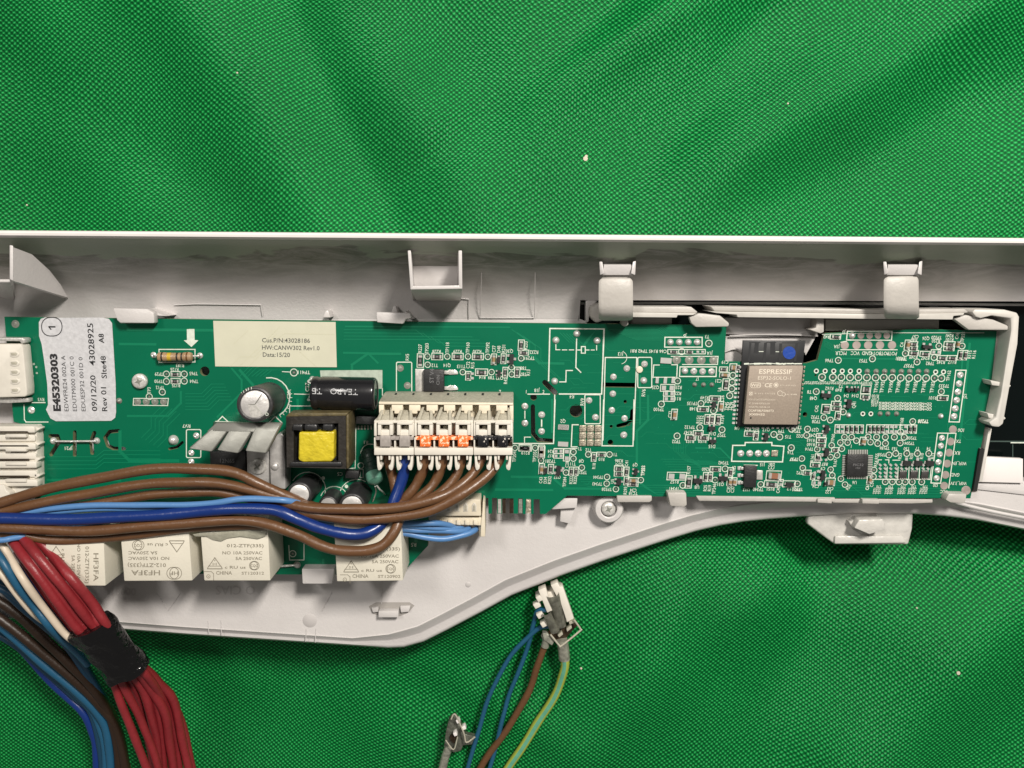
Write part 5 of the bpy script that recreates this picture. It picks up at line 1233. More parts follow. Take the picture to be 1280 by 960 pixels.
for a in (35, 125):
    a = radians(a); L = 4.6; w = 0.9; pts = [(X[0]+u*cos(a)-v*sin(a), X[1]+u*sin(a)+v*cos(a)) for u, v in ((-L, -w), (L, -w), (L, w), (-L, w))]; prism3(b, [(p[0], p[1], 30) for p in pts], [(p[0], p[1], 31.9+a*0.01) for p in pts])
obj('screw_slot', b, 'pad_dull', hs)

# relays -----------------------------------------------------------------------------
def relay(q, z, label):
    b = BM(); prism(b, q, 1.0, z, 1.4, seg=2); return obj('relay', b, 'relay_cream', board, label)
RZ = 68
r4 = relay([(417, 650), (501, 650), (504, 726), (421, 727)], RZ, 'cream relay beneath the looping brown wire, right of the four')
r3 = relay([(249, 648), (334.5, 648), (338, 726), (255, 726)], RZ, 'cream relay beneath the heat sink')
r2 = relay([(149, 652), (235, 652), (240.5, 726), (155, 726.5)], RZ, 'cream relay printed upside down, between two others')
r1 = relay([(56, 655), (129, 655), (132, 732.5), (58, 732)], RZ, 'cream relay printed sideways, half under the red wires')
def rel_text(par, fn):
    b = BM(); fn(b); obj('relay_print', b, 'relay_print', par, sm=False)
zt = RZ+0.25
def cert(b, x, y, s=1):       # triangle approval mark, cRUus, oval CQC
    sg = s
    line(b, [(x-9*sg, y+6*sg), (x, y-7*sg), (x+9*sg, y+6*sg)], 0.9, zt); line(b, [(x-9*sg, y+7*sg), (x+9*sg, y+7*sg)], 1.1, zt); line(b, [(x-8*sg, y+3.6*sg), (x+8*sg, y+3.6*sg)], 0.7, zt)
def rt34(b, dx, dy, x0, serial, top):
    text(b, '012-ZTF(335)', 306.5+dx, 682+dy, 3.9, 0, 46, zt); 
    if top: text(b, 'HF3FA', 300+dx, 672+dy, 5.5, 0, 34, zt)
    text(b, 'NO 10A 250VAC', 303+dx, 691+dy, 3.9, 0, 50, zt); text(b, '5A 250VAC', 311+dx, 698+dy, 3.9, 0, 33, zt)
    cert(b, 268.5+dx, 704+dy); text(b, 'V', 268.5+dx, 700.5+dy, 2.4, 0, z=zt, w=2.2); text(b, 'D E', 268.5+dx, 705+dy, 2.6, 0, z=zt)
    text(b, 'c RU us', 294+dx, 709+dy, 3.4, 0, 26, zt); arc(b, 317+dx, 707+dy, 5.2, 0.8, z=zt); arc(b, 318.5+dx, 707+dy, 5.4, 0.8, z=zt); text(b, 'CQC', 317.8+dx, 707+dy, 3.2, 0, z=zt, w=9)
    text(b, 'CHINA', 280+dx, 716+dy, 4.4, 0, 20, zt); text(b, serial, 316+dx, 716.5+dy, 3.6, 0, 28, zt)
    line(b, [(255+dx, 714.5+dy), (264+dx, 714.5+dy), (267+dx, 717+dy), (267+dx, 725+dy)], 0.7, zt); arc(b, 260.5+dx, 720.5+dy, 2.2, 0.7, z=zt, n=12); text(b, 'e', 260.5+dx, 720.5+dy, 1.8, z=zt)
rel_text(r3, lambda b: rt34(b, 0, 0, 0, 'ST120312', False))
def rt4(b):
    rt34(b, 170.5, 4.0, 0, 'ST120902', False)
rel_text(r4, rt4)
def rt2(b):
    text(b, 'HF3FA', 182, 716, 6.2, 180, 36, zt); text(b, '012-ZTF(335)', 183.5, 706.5, 4.6, 180, 48, zt); text(b, 'NO 10A 250VAC', 186, 698, 3.9, 180, 51, zt); text(b, '5A 250VAC', 178.5, 691, 3.9, 180, 36, zt)
    arc(b, 216, 716.5, 7.5, 0.8, z=zt); arc(b, 219.5, 716.5, 7.5, 0.8, z=zt); text(b, 'HF', 217.8, 716.5, 4.6, 180, 10, zt)
    cert(b, 221, 683, -1); arc(b, 171.5, 681.5, 6, .8, z=zt); arc(b, 174, 681.5, 6, .8, z=zt); text(b, 'CQC', 172.8, 682, 3.4, 180, 10, zt); text(b, 'c RU us', 197, 681, 3.6, 180, 26, zt)
rel_text(r2, rt2)
def rt1(b):
    text(b, 'HF3FA', 120, 709, 6.2, -90, 35, zt); text(b, '012-ZTF(335)', 109, 706, 4.6, -90, 46, zt); text(b, 'NO 10A 250VAC', 98.5, 704, 3.9, -90, 50, zt); text(b, '5A 250VAC', 91.5, 711, 3.9, -90, 34, zt)
    arc(b, 84, 714, 6, .8, z=zt); text(b, 'c RU us', 79, 698, 3.4, -90, 24, zt); cert(b, 70, 690)
rel_text(r1, rt1)
# bent clear film on the third relay, under the wires
mat('silicone', (0.36, 0.35, 0.28), 0.25, var=0.2, vs=6, bump=1.0, bs=6)
b = BM(); prism(b, [(240, 668), (252, 666), (300, 662), (334, 664), (331, 671), (322, 674), (300, 671), (284, 673), (276, 677), (266, 675), (258, 671), (244, 671)], RZ, RZ+2.5, 1); obj('silicone_blob', b, 'silicone', board)

# labels stuck on the board
z = 0.9
stk = [(48.5, 403), (51, 398.5), (56, 396.8), (128, 397), (136, 398.5), (140, 404), (141, 420), (144.5, 480), (145, 515), (144, 522), (139, 526), (70, 526.5), (63, 523), (60, 517), (57.5, 512), (60, 506), (59, 480), (55, 450), (52, 430), (48.8, 420)]
ws = sub(lambda b: prism(b, stk, 0.5, z, 0), 'paper_label', 'sticker_white', label='crinkled white label printed sideways at the left end', sm=False)
b = BM(); zz = z+0.12
def LT(s, x, y0, y1, h, bold=0.0): text(b, s, x, (y0+y1)/2, h, 90, abs(y1-y0), zz, bold)
LT('E45320303', 69, 442, 514, 8.6, 0.05); LT('EDWFRE24 002A A', 81, 444.5, 514, 5.2); LT('EDUTM000 001C 0', 91.5, 445.5, 514, 5.2); LT('EDUESP32 001D 0', 102.5, 446.5, 514, 5.2)
LT('09/12/20', 117, 469, 514, 6.6, 0.012); LT('43028925', 114, 404, 457, 7.2, 0.012); LT('Rev 01', 130, 484, 514, 6.6, 0.012); LT('SIte48', 129.5, 445, 473, 6.6, 0.012); LT('A8', 126.5, 417, 429, 6.4, 0.02)
text(b, '1', 65, 408.5, 8.0, 90, None, zz, 0.03); line(b, [(61.0, 408.6), (63.6, 411.6)], 1.3, zz+.1)
pp = rrect(52, 396.8, 77.5, 420, 10.5, 5); line(b, pp, 1.1, zz, True)
rr = random.Random(3)
for i in range(14):
    for j in range(13):
        if rr.random() < 0.5 or j == 12: pass
# (the square matrix code is left out)
obj('label_print', b, 'ink', ws, sm=False)
cs = sub(lambda b: prism(b, [(266.5, 401), (419.5, 402.5), (421, 459), (269, 458)], 0.3, 0.85, 0), 'paper_label', 'sticker_cream', label='plain cream label with three printed lines near the top edge', sm=False)
b = BM()
text(b, 'Cus.P/N:43028186', 357.5, 425.5, 5.4, 0, 60, 1.0, 0.01); text(b, 'HW:CANW302 Rev1.0', 363.5, 434.7, 5.4, 0, 72, 1.0, 0.01); text(b, 'Data:15/20', 345.5, 443.3, 5.4, 0, 34, 1.0, 0.01)
obj('label_print', b, 'ink_soft', cs, sm=False)
b = BM()
for pts in ([(288, 458), (300, 446), (318, 446), (345, 418)], [(300, 457), (322, 436), (350, 408)], [(312, 457), (340, 428), (356, 417), (418, 418)], [(292, 430), (310, 413)], [(395, 458), (375, 440)]): line(b, pts, 0.7, 0.93)
mat('emboss_cream', (0.56, 0.55, 0.41), 0.5); obj('embossed_line', b, 'emboss_cream', cs, sm=False)

# ================================================================ CONNECTORS
# board-side header behind the seven-pole plugs
hd = thing('pin_header', 'long cream header with a grey sloping back on the board behind the wire plugs', 'connector header', U(558, 500, 0))
def hp(name, fn, m, par=None, **k): b = BM(); fn(b); return obj(name, b, m, par or hd, **k)
hp('sloping_back', lambda b: slabz(b, [(480, 491.5), (642, 492.5), (641, 503.5), (473.5, 502)], [22, 22, 52, 52], 20), 'plug_grey')
hp('shroud', lambda b: (prism(b, [(473.5, 502.3), (641.5, 503.8), (641.5, 506.5), (473.5, 505.5)], 5, 54, 0.6), prism(b, [(473.5, 506), (480, 506), (479, 524), (474, 524)], 5, 53, 0.6), prism(b, [(637, 507), (641.8, 507), (641.8, 528), (637, 528)], 5, 53, 0.6), prism(b, [(474, 506), (641, 507), (641, 530), (476, 530)], 2, 36, 0)), 'plug_cream')
cx = [481.6, 505.7, 531.4, 554.8, 578.8, 604.0, 628.5]
for x in (494.5, 516.5, 538.5, 560, 581.5, 603.5, 624.5): hp('index_notch', lambda b: prism(b, [(x-1.2, 492.2), (x+1.2, 492.2), (x+1.2, 494.4), (x-1.2, 494.4)], 20, 27.5, 0), 'black_hole', sm=False)
for i, x in enumerate([486+21.8*k for k in range(7)]):
    hp('crenel', lambda b: prism(b, [(x+3.5, 506.2), (x+17.5, 506.3), (x+17.5, 513.6), (x+13.8, 513.6), (x+13.8, 517), (x+7, 517), (x+7, 513.6), (x+3.5, 513.6)], 10, 53.2, 0.5), 'plug_cream')
groups = [((467.5, 517.3), (0, 1), 'marker_grey', 'two-pole cream wire plug with a grey-marked strip, leftmost in the header', 'grey'),
          ((517.8, 591.5), (2, 3, 4), 'marker_orange', 'three-pole cream wire plug with an orange-painted strip, middle of the header', 'orange'),
          ((592.0, 640.8), (5, 6), 'marker_black', 'two-pole cream wire plug with a black-painted strip, rightmost in the header', 'black')]
for (xa, xb), poles, mk, lab, _ in groups:
    pg = thing('wire_plug', lab, 'wire plug', U((xa+xb)/2, 545, 5), 'plugs with clamped wires in the long header')
    H2 = lambda name, fn, m='plug_ivory', **k: hp(name, fn, m, pg, **k)
    H2('plug_body', lambda b: (prism(b, [(xa, 525.5), (xb, 525.5), (xb, 529), (xa, 529)], 10, 66, 0.8), prism(b, [(xa, 560), (xb, 560), (xb, 569), (xa, 569)], 20, 70, 1.0),
        prism(b, [(xa+1, 528), (xb-.6, 528), (xb-.6, 562), (xa+1, 562)], 8, 50, 0),
        prism(b, [(xa, 529), (xa+3.0, 529), (xa+3.4, 545), (xa, 545)], 20, 68, 0.6), prism(b, [(xb-3.0, 529), (xb, 529), (xb, 546), (xb-3, 546)], 20, 68, 0.6)))
    for p in poles:
        x = cx[p]
        H2('sloping_tongue', lambda b: (slabz(b, [(x-7+3, 513), (x+7+2, 513), (x+10.2, 525.8), (x-10.2, 525.8)], [47, 47, 64, 64], 7, 0.5)), 'plug_grey')
        H2('sloping_rib', lambda b: (slabz(b, [(x-8+4, 509), (x-5+4, 509), (x-6.5, 526), (x-11.5, 526)], [50, 50, 66, 66], 4, 0.4), slabz(b, [(x+6, 509.5), (x+9, 509.5), (x+9.5, 526), (x+5.6, 526)], [50, 50, 66, 66], 4, 0.4)), 'plug_grey')
        H2('window_frame', lambda b: (prism(b, [(x-9.5, 527.5), (x+9.5, 527.5), (x+9.5, 531), (x-9.5, 531)], 30, 70.5, 0.6), prism(b, [(x-9.5, 531), (x-5.2, 531), (x-5.2, 544), (x-9.5, 544)], 30, 70, 0.6),
            prism(b, [(x+5.2, 531), (x+9.5, 531), (x+9.5, 544), (x+5.2, 544)], 30, 70, 0.6), prism(b, [(x-6.2, 537.6), (x+6.2, 537.6), (x+6.8, 546), (x-6.8, 546)], 30, 68.5, 0.8)))
        H2('contact', lambda b: (prism(b, [(x-5, 531), (x+5, 531), (x+5, 537.5), (x-5, 537.5)], 40, 51, 0), ), 'contact_dark', sm=False)
        H2('contact_tip', lambda b: (prism(b, [(x-1, 533), (x+4, 532), (x+4.5, 537), (x-1.5, 537)], 48, 57, 0.5), ), 'plug_grey')
        # strip with paint marks
        H2('marked_strip', lambda b: (prism(b, [(x-6.6, 544.5), (x+6.6, 544.5), (x+6.6, 558.5), (x-6.6, 558.5)], 45, 71.0, 0.8), prism(b, [(max(xa+.5, x-12.2), 545.5), (min(xb-.5, x+12.2), 545.5), (min(xb-.5, x+12.2), 550), (max(xa+.5, x-12.2), 550)], 45, 68.6, 0.5)), mk)
        for sx in (-1, 1): H2('contact', lambda b: prism(b, [(x+sx*9.6-2.6, 550.5), (x+sx*9.6+2.6, 550.5), (x+sx*9.6+2.6, 558.5), (x+sx*9.6-2.6, 558.5)], 40, 60, 1.4), 'contact_dark')
        H2('divider', lambda b: prism(b, [(x-13.0, 551), (x-11.2, 551), (x-11.2, 560), (x-13, 560)], 40, 68, 0.3) if p not in (0, 2, 5) else prism(b, [(xa, 547), (xa+1.8, 547), (xa+1.8, 560), (xa, 560)], 40, 68, 0.3))
        # latch hooks
        for sx in (-1, 1):
            def hook(b):
                xo = x+sx*9.3
                pts = [(xo-1.6, 567), (xo+1.8, 567), (xo+1.0-sx*0.2, 578), (xo-sx*1.2+1.5, 582), (xo-sx*5.4, 582.6), (xo-sx*4.6, 586.4), (xo-sx*2.0, 588.3), (xo+sx*0.2, 588.0), (xo+sx*1.0, 584)]
                if sx < 0: pts = [(xo-1.8, 567), (xo+1.6, 567), (xo+1.9, 577), (xo+3.2, 581), (xo+5.2, 582.2), (xo+4.6, 586), (xo+2.2, 588.2), (xo+0.2, 587.6), (xo-0.8, 583)]
                else: pts = [(xo-1.6, 567), (xo+1.8, 567), (xo+0.6, 583), (xo-0.4, 587.6), (xo-2.4, 588.2), (xo-4.8, 586), (xo-5.4, 582.2), (xo-3.4, 581), (xo-2.2, 577)]
                prism(b, pts, 44, 66, 0.6)
            H2('latch_hook', hook)
            H2('latch_stub', lambda b: prism(b, [(x+sx*5.2-1.3, 567), (x+sx*5.2+1.3, 567), (x+sx*5.2+1.2, 575), (x+sx*5.2-1.2, 575)], 50, 67, 0.4))
# upper left connector
def conn(name, label, cat, loc): return thing(name, label, cat, loc)
k1 = conn('cable_connector', 'cream connector with five oval dimples in a metal frame, upper left edge', 'connector', U(10, 460, 0))
hp('housing', lambda b: prism(b, [(-40, 430), (26, 430), (28.5, 434), (33.5, 485), (33.5, 494), (31, 496), (-40, 498)], 1, 20, 1.5), 'plug_ivory', k1)
for i in range(5):
    x, y = 17+0.3*i, 443+11.3*i
    pts = [(x-5.5, y-3), (x+3, y-4), (x+6.5, y-2), (x+7, y+1), (x+4.5, y+3.4), (x-1, y+4), (x-5, y+2.6)]
    hp('dimple', lambda b: prism(b, pts, 18, 20.9, 0.8), 'plug_ivory', k1); hp('dimple_floor', lambda b: prism(b, [(x-4, y-1.8), (x+2.6, y-2.6), (x+4.6, y-1), (x+3.2, y+1.6), (x-3, y+1.4)], 19, 21.1, 0.2), 'plug_grey', k1)
hp('metal_frame', lambda b: (prism(b, [(-40, 421.5), (28, 422.5), (30.5, 424), (30.5, 428.5), (27, 430), (24.5, 426.5), (-40, 426)], 2, 18, 0.8), prism(b, [(-40, 495.5), (10, 496.5), (36, 498), (36.5, 502.5), (10, 504), (-40, 502)], 2, 12, 0.8)), 'tin', k1)
# lower left connector
k2 = conn('cable_connector', 'white ribbed edge connector on the left end beneath the brown wires', 'connector', U(15, 570, 0))
hp('housing', lambda b: prism(b, [(-40, 532), (44, 532.5), (46, 540), (47.5, 610), (46, 622), (-40, 628)], -8, 16, 1.5), 'plug_ivory', k2)
for i, y in enumerate((533, 543.5, 554, 566, 577, 588.5, 600)):
    hp('rib', lambda b: prism(b, [(-40, y), (40+i*.6, y), (43+i*.6, y+1.5), (43.5+i*.6, y+8), (-40, y+8.4)], 10, 23 if i % 2 == 0 else 19, 1.2), 'plug_ivory', k2)
for y in (539, 556.5, 574, 595):
    hp('slot', lambda b: prism(b, [(-40, y), (34, y), (36, y+1.6), (-40, y+1.8)], 20, 23.4, 0), 'contact_dark', k2)
    hp('key_block', lambda b: prism(b, [(6, y+4), (32, y+4), (33, y+8), (7, y+8)], 15, 25, 0.8), 'plug_ivory', k2)
for y in (533.5, 552.5, 571.5, 592):
    hp('latch_point', lambda b: prism(b, [(43, y), (49.5, y+1.5), (50, y+3), (45, y+6), (43, y+6)], 6, 19, 0.8), 'plug_ivory', k2)
hp('rib', lambda b: prism(b, [(-40, 608), (5, 606), (8, 614), (12, 616), (12, 622), (-40, 634)], 10, 28, 1.5), 'plug_ivory', k2)
# bottom connector with five light blue wires
k3 = conn('cable_connector', 'small cream connector with the thin light blue wires, below the header', 'connector', U(575, 645, 0))
hp('housing', lambda b: (prism(b, [(545, 623), (600.5, 624.5), (601.5, 645), (545.5, 645)], -12, 34, 1), prism(b, [(545.5, 645), (603, 647), (602, 657), (546, 655)], -12, 28, 0.8), prism(b, [(603.5, 626), (606, 628), (606.5, 671), (600.5, 671), (601.5, 650), (602.8, 640)], -20, 30, 0.8), prism(b, [(598, 656), (606, 656), (606, 671), (599, 671)], -25, 20, 0.5)), 'plug_cream', k3)
for i in range(5):
    x = 549.5+10.7*i
    hp('dimple', lambda b: (prism(b, [(x-2.5, 639.5), (x-2.5, 632), (x-.5, 628.4), (x+1.5, 628.4), (x+3.4, 632), (x+3.4, 639.5)], 33, 34.8, 0.6)), 'plug_ivory', k3)
    hp('dimple_floor', lambda b: (prism(b, [(x-1.4, 638.5), (x-1.0, 632.5), (x+.6, 630), (x+2.0, 632.5), (x+2.2, 638.5)], 34, 35.0, 0.2)), 'plug_grey', k3)
    hp('clip', lambda b: prism(b, [(x-.5, 650), (x+5, 650.5), (x+5, 656.8), (x-.5, 656)], 20, 31, 0.8), 'plug_cream', k3)

# ================================================================ WIRES
gB = 'brown wires clamped in the long header'
BR = 6.0
def tail(i): return [(cx[i], 566, 52), (cx[i], 577, 50)]
wire('brown wire from the first pole of the header, looping lowest under the blue wire', 'wire_brown', [(cx[0]+1, 562, 48), (487, 580, 46), (491, 597, 44), (496, 620, 50), (499, 642, 66), (494, 664, 77), (478, 681, 82), (455, 689, 84), (428, 688.5, 84), (400, 681, 84), (370, 668, 82), (340, 656, 82), (310, 651.5, 82), (270, 650.5, 82), (220, 655, 82), (160, 660, 80), (100, 663.5, 78), (50, 661.5, 76), (0, 659, 76), (-50, 657, 76)], BR+0.4, gB)
wire('brown wire half hidden beneath the lowest brown loop at left', 'wire_brown', [(330, 655, 70), (270, 658, 70), (220, 661, 70), (170, 668, 68), (110, 674, 66), (60, 674, 66), (20, 668, 66), (-50, 660, 66)], BR, gB)
wire('thick dark blue wire from the second pole of the header', 'wire_blue', [(cx[1]+1, 562, 50), (506, 580, 50), (502.5, 600, 52), (494, 622, 56), (487, 640, 62), (474, 658, 72), (455, 666.5, 80), (430, 667.5, 84), (400, 660, 86), (370, 648, 86), (345, 638.5, 86), (315, 635.5, 86), (280, 637, 86), (230, 641, 84), (170, 645.5, 82), (110, 649, 80), (50, 648.5, 78), (0, 648.5, 78), (-50, 648, 78)], 6.9, 'header wires of a colour')
wire('brown wire from the third pole, passing left to the top of the bundle', 'wire_brown', [(cx[2], 562, 50), (530, 584, 50), (522, 602, 50), (510, 620, 52), (495, 633, 52), (470, 640, 52), (430, 640, 52), (395, 634, 60), (360, 622, 70), (325, 604.5, 76), (295, 592, 78), (262, 586.5, 78), (230, 585.5, 78), (180, 588, 76), (120, 598, 74), (70, 609, 72), (30, 619, 70), (0, 629, 70), (-50, 647, 70)], BR+0.3, gB)
wire('brown wire from the fourth pole, second from the top at left', 'wire_brown', [(cx[3], 562, 50), (552, 584, 50), (542, 604, 52), (526, 621, 58), (506, 634, 58), (470, 642, 62), (420, 641, 66), (380, 633, 72), (345, 622, 74), (310, 611, 76), (275, 605, 76), (240, 602.5, 76), (200, 604, 74), (150, 610, 72), (100, 619, 70), (50, 629.5, 70), (10, 637, 68), (-50, 648, 68)], BR, gB)
wire('brown wire from the fifth pole, third from the top at left', 'wire_brown', [(cx[4], 562, 50), (574, 586, 50), (560, 608, 56), (538, 624, 64), (505, 634, 72), (460, 637, 76), (410, 635, 76), (375, 631, 74), (345, 627, 70), (310, 622, 68), (275, 616, 66), (235, 615, 66), (195, 618, 64), (150, 625, 64), (100, 632, 62), (40, 640, 62), (-50, 652, 62)], BR-0.2, gB)
wire('brown wire from the sixth pole, upper one of the long curve', 'wire_brown', [(cx[5]-1, 562, 50), (600, 578, 52), (587, 597, 62), (566, 613, 72), (540, 625, 80), (510, 632, 84), (470, 636, 86), (430, 636.5, 86), (390, 634.5, 84), (360, 630, 78), (340, 625, 70)], BR, gB)
wire('brown wire from the seventh pole, outermost of the long curve', 'wire_brown', [(cx[6], 562, 50), (622, 578, 52), (607, 596, 62), (582, 615, 72), (552, 632, 78), (520, 642.5, 80), (480, 647.5, 80), (440, 648.5, 80), (400, 644.5, 78), (370, 638, 74), (345, 630, 68)], BR+0.4, gB)
gL = 'thin light blue wires to the small connector'
wire('thin light blue wire crossing over the brown wires at the middle of the bundle', 'wire_light_blue', [(-50, 648, 66), (0, 645, 66), (60, 637, 70), (120, 631.5, 74), (180, 631.5, 78), (230, 631.5, 82), (270, 628, 86), (300, 624.5, 88), (330, 623.5, 88), (355, 625.5, 86), (380, 632, 74), (410, 643, 66), (450, 650, 62), (500, 653.5, 58), (540, 654.5, 54), (560, 656, 40), (569, 660, 26), (571, 662, 12)], 3.7, gL)
wire('thin light blue wire directly below the topmost light blue one', 'wire_light_blue', [(-50, 650, 64), (0, 647, 64), (60, 641, 66), (120, 636.5, 70), (180, 635.5, 72), (240, 634, 74), (290, 632.5, 72), (340, 636, 66), (400, 648, 62), (450, 654, 58), (500, 657.5, 54), (540, 659, 48), (566, 661, 36), (578, 661, 24), (581, 661, 12)], 3.5, gL)
wire('thin light blue wire ending third in the small connector', 'wire_light_blue', [(400, 652, 56), (450, 657.5, 56), (500, 660.5, 52), (540, 663.5, 46), (570, 664, 36), (584, 661.5, 24), (587, 661, 12)], 3.6, gL)
wire('thin light blue wire lowest at the small connector, curving up at its end', 'wire_light_blue', [(400, 655, 50), (450, 661, 50), (500, 666, 48), (530, 671.5, 44), (558, 673, 38), (580, 669, 32), (592, 663, 24), (597, 660.5, 12)], 3.8, gL)
wire('thin light blue wire peeping below the thick blue wire at left', 'wire_light_blue', [(-50, 668, 70), (0, 663, 70), (40, 658, 74), (80, 657, 76), (115, 654, 74), (160, 648, 68)], 3.4, gL)
wire('short thin blue wire end at the left edge under the brown wires', 'wire_light_blue', [(-50, 676, 78), (0, 675, 78), (15, 673.5, 74), (40, 668, 66)], 3.6, gL)

# taped bundle of red wires
gR = 'red wires of the taped bundle'
REDS = [([(44, 672, 60), (62, 690, 58), (90, 724, 54), (118, 757, 50), (132, 779, 46), (150, 804, 32)], [(172, 827, 20), (194, 850, -8), (214, 870, -30), (224, 905, -45), (231, 940, -55), (240, 980, -60)], 'red wire along the right edge of the taped bundle'),
        ([(30, 674, 62), (50, 698, 60), (78, 732, 58), (104, 766, 54), (122, 786, 50), (150, 810, 34)], [(168, 832, 22), (188, 860, -5), (206, 892, -25), (212, 925, -40), (216, 960, -50), (218, 990, -55)], 'red wire second from the right above the tape'),
        ([(16, 676, 60), (38, 706, 58), (66, 744, 54), (92, 780, 50), (108, 796, 46), (140, 822, 30)], [(160, 838, 18), (180, 866, -6), (190, 900, -24), (196, 935, -36), (200, 985, -45)], 'red wire middle of the taped bundle, thick and bright'),
        ([(22, 690, 44), (44, 722, 40), (72, 762, 36), (96, 790, 34), (130, 822, 28)], [(148, 844, 20), (164, 876, 4), (178, 905, -10), (190, 935, -20), (204, 985, -30)], 'dark red wire lying deeper left in the taped bundle'),
        ([(30, 700, 30), (54, 730, 28), (84, 772, 28), (104, 800, 28), (136, 828, 24)], [(140, 846, 18), (152, 880, 8), (164, 912, 0), (176, 940, -8), (192, 985, -18)], 'red wire leftmost below the black tape')]
def lift(pts): return [(x, y, z+(6 if y < 697 else 28 if y < 752 else 18 if y < 785 else 9 if y < 812 else 0)) for x, y, z in pts]
for i, (a, b_, lab) in enumerate(REDS): wire(lab, 'wire_red', lift(a)+b_, 5.9 if i < 3 else 5.2, gR)
for pts, lab in (([(36, 674, 56), (56, 694, 54), (84, 728, 50), (111, 762, 46), (128, 784, 40), (148, 806, 28)], 'red wire squeezed under and between the two rightmost above the tape'),
        ([(22, 676, 56), (44, 702, 54), (72, 738, 50), (98, 773, 46), (115, 792, 40), (142, 816, 28)], 'red wire squeezed under and between the second and third above the tape')):
    wire(lab, 'wire_red', lift(pts), 5.6, gR)
for i, (pts, lab) in enumerate([([(150, 812, 20), (184, 838, 4), (206, 862, -30), (224, 895, -52), (234, 930, -62), (244, 980, -66)], 'red wire bulging outermost to the right below the tape'),
        ([(140, 815, 20), (160, 846, 6), (176, 880, -24), (184, 915, -44), (190, 945, -50), (194, 985, -56)], 'red wire lying low between two others below the tape'),
        ([(150, 818, 22), (172, 834, 16), (192, 868, -16), (200, 905, -36), (204, 945, -50), (208, 985, -56)], 'red wire third from the right below the tape'),
        ([(150, 818, 22), (182, 842, 14), (206, 880, -30), (220, 925, -56), (226, 985, -66)], 'red wire second from the right below the tape')]): wire(lab, 'wire_red', pts, 5.4, gR)
wire('cream wire running along the left side of the red wires into the tape', 'wire_cream', lift([(-6, 668, 62), (8, 690, 60), (28, 722, 56), (52, 757, 52), (76, 786, 48), (96, 804, 40), (128, 828, 20)]), 4.6, 'cream wires')
wire('cream wire dipping behind the teal wires at the left edge', 'wire_cream', lift([(-30, 690, 44), (-2, 713, 44), (20, 742, 40), (44, 768, 34), (64, 784, 14), (80, 800, -6)]), 4.0, 'cream wires')
wire('blue wire between the two cream wires', 'wire_steel_blue', lift([(-14, 676, 52), (2, 700, 52), (20, 728, 50), (42, 758, 46), (62, 782, 40), (86, 806, 20), (110, 830, 0)]), 5.0, 'blue wires at lower left')
wire('dark blue wire squeezed between a cream wire and the red wires', 'wire_blue', [(20, 706, 36), (50, 742, 36), (72, 772, 34), (92, 796, 30), (116, 824, 22)], 3.8, 'blue wires at lower left')
# black tape
b = BM(); pts = [(92, 786, 44), (108, 797, 36), (118, 800, 44)]
def tape_shape():
    t = bmesh.new()
    P0 = Vector(U(112, 781, 58)); P1 = Vector(U(161, 840, 32)); d, s, u = frame_axis(P0, P1); L = (P1-P0).length; rings = []
    rr = random.Random(2)
    for i in range(13):
        f_ = i/12.0; c = P0+(P1-P0)*f_; ring = []
        w = 29.5-1.5*f_+1.2*sin(f_*9); h = 19+1.5*sin(f_*7+1)
        for k in range(30):
            a = 2*pi*k/30; q = sin(a)*(1+0.06*sin(5*a+f_*4)); ring.append(t.verts.new(c+s*cos(a)*w+u*q*h+d*(1.5*sin(3*a+1))+Vector((0, 0, 1))*(1.6*sin(4*a+f_*11)+1.0*sin(7*a-f_*17))+s*0.8*sin(f_*14+a)))
        rings.append(ring)
    for a, b2 in zip(rings, rings[1:]):
        for k in range(30): t.faces.new((a[k], a[(k+1) % 30], b2[(k+1) % 30], b2[k]))
    t.faces.new(rings[0]); t.faces.new(rings[-1][::-1]); return t
tag(obj('tape_wrap', tape_shape(), 'tape_black'), 'shiny crinkled black tape wrapped round the red wires', 'tape')

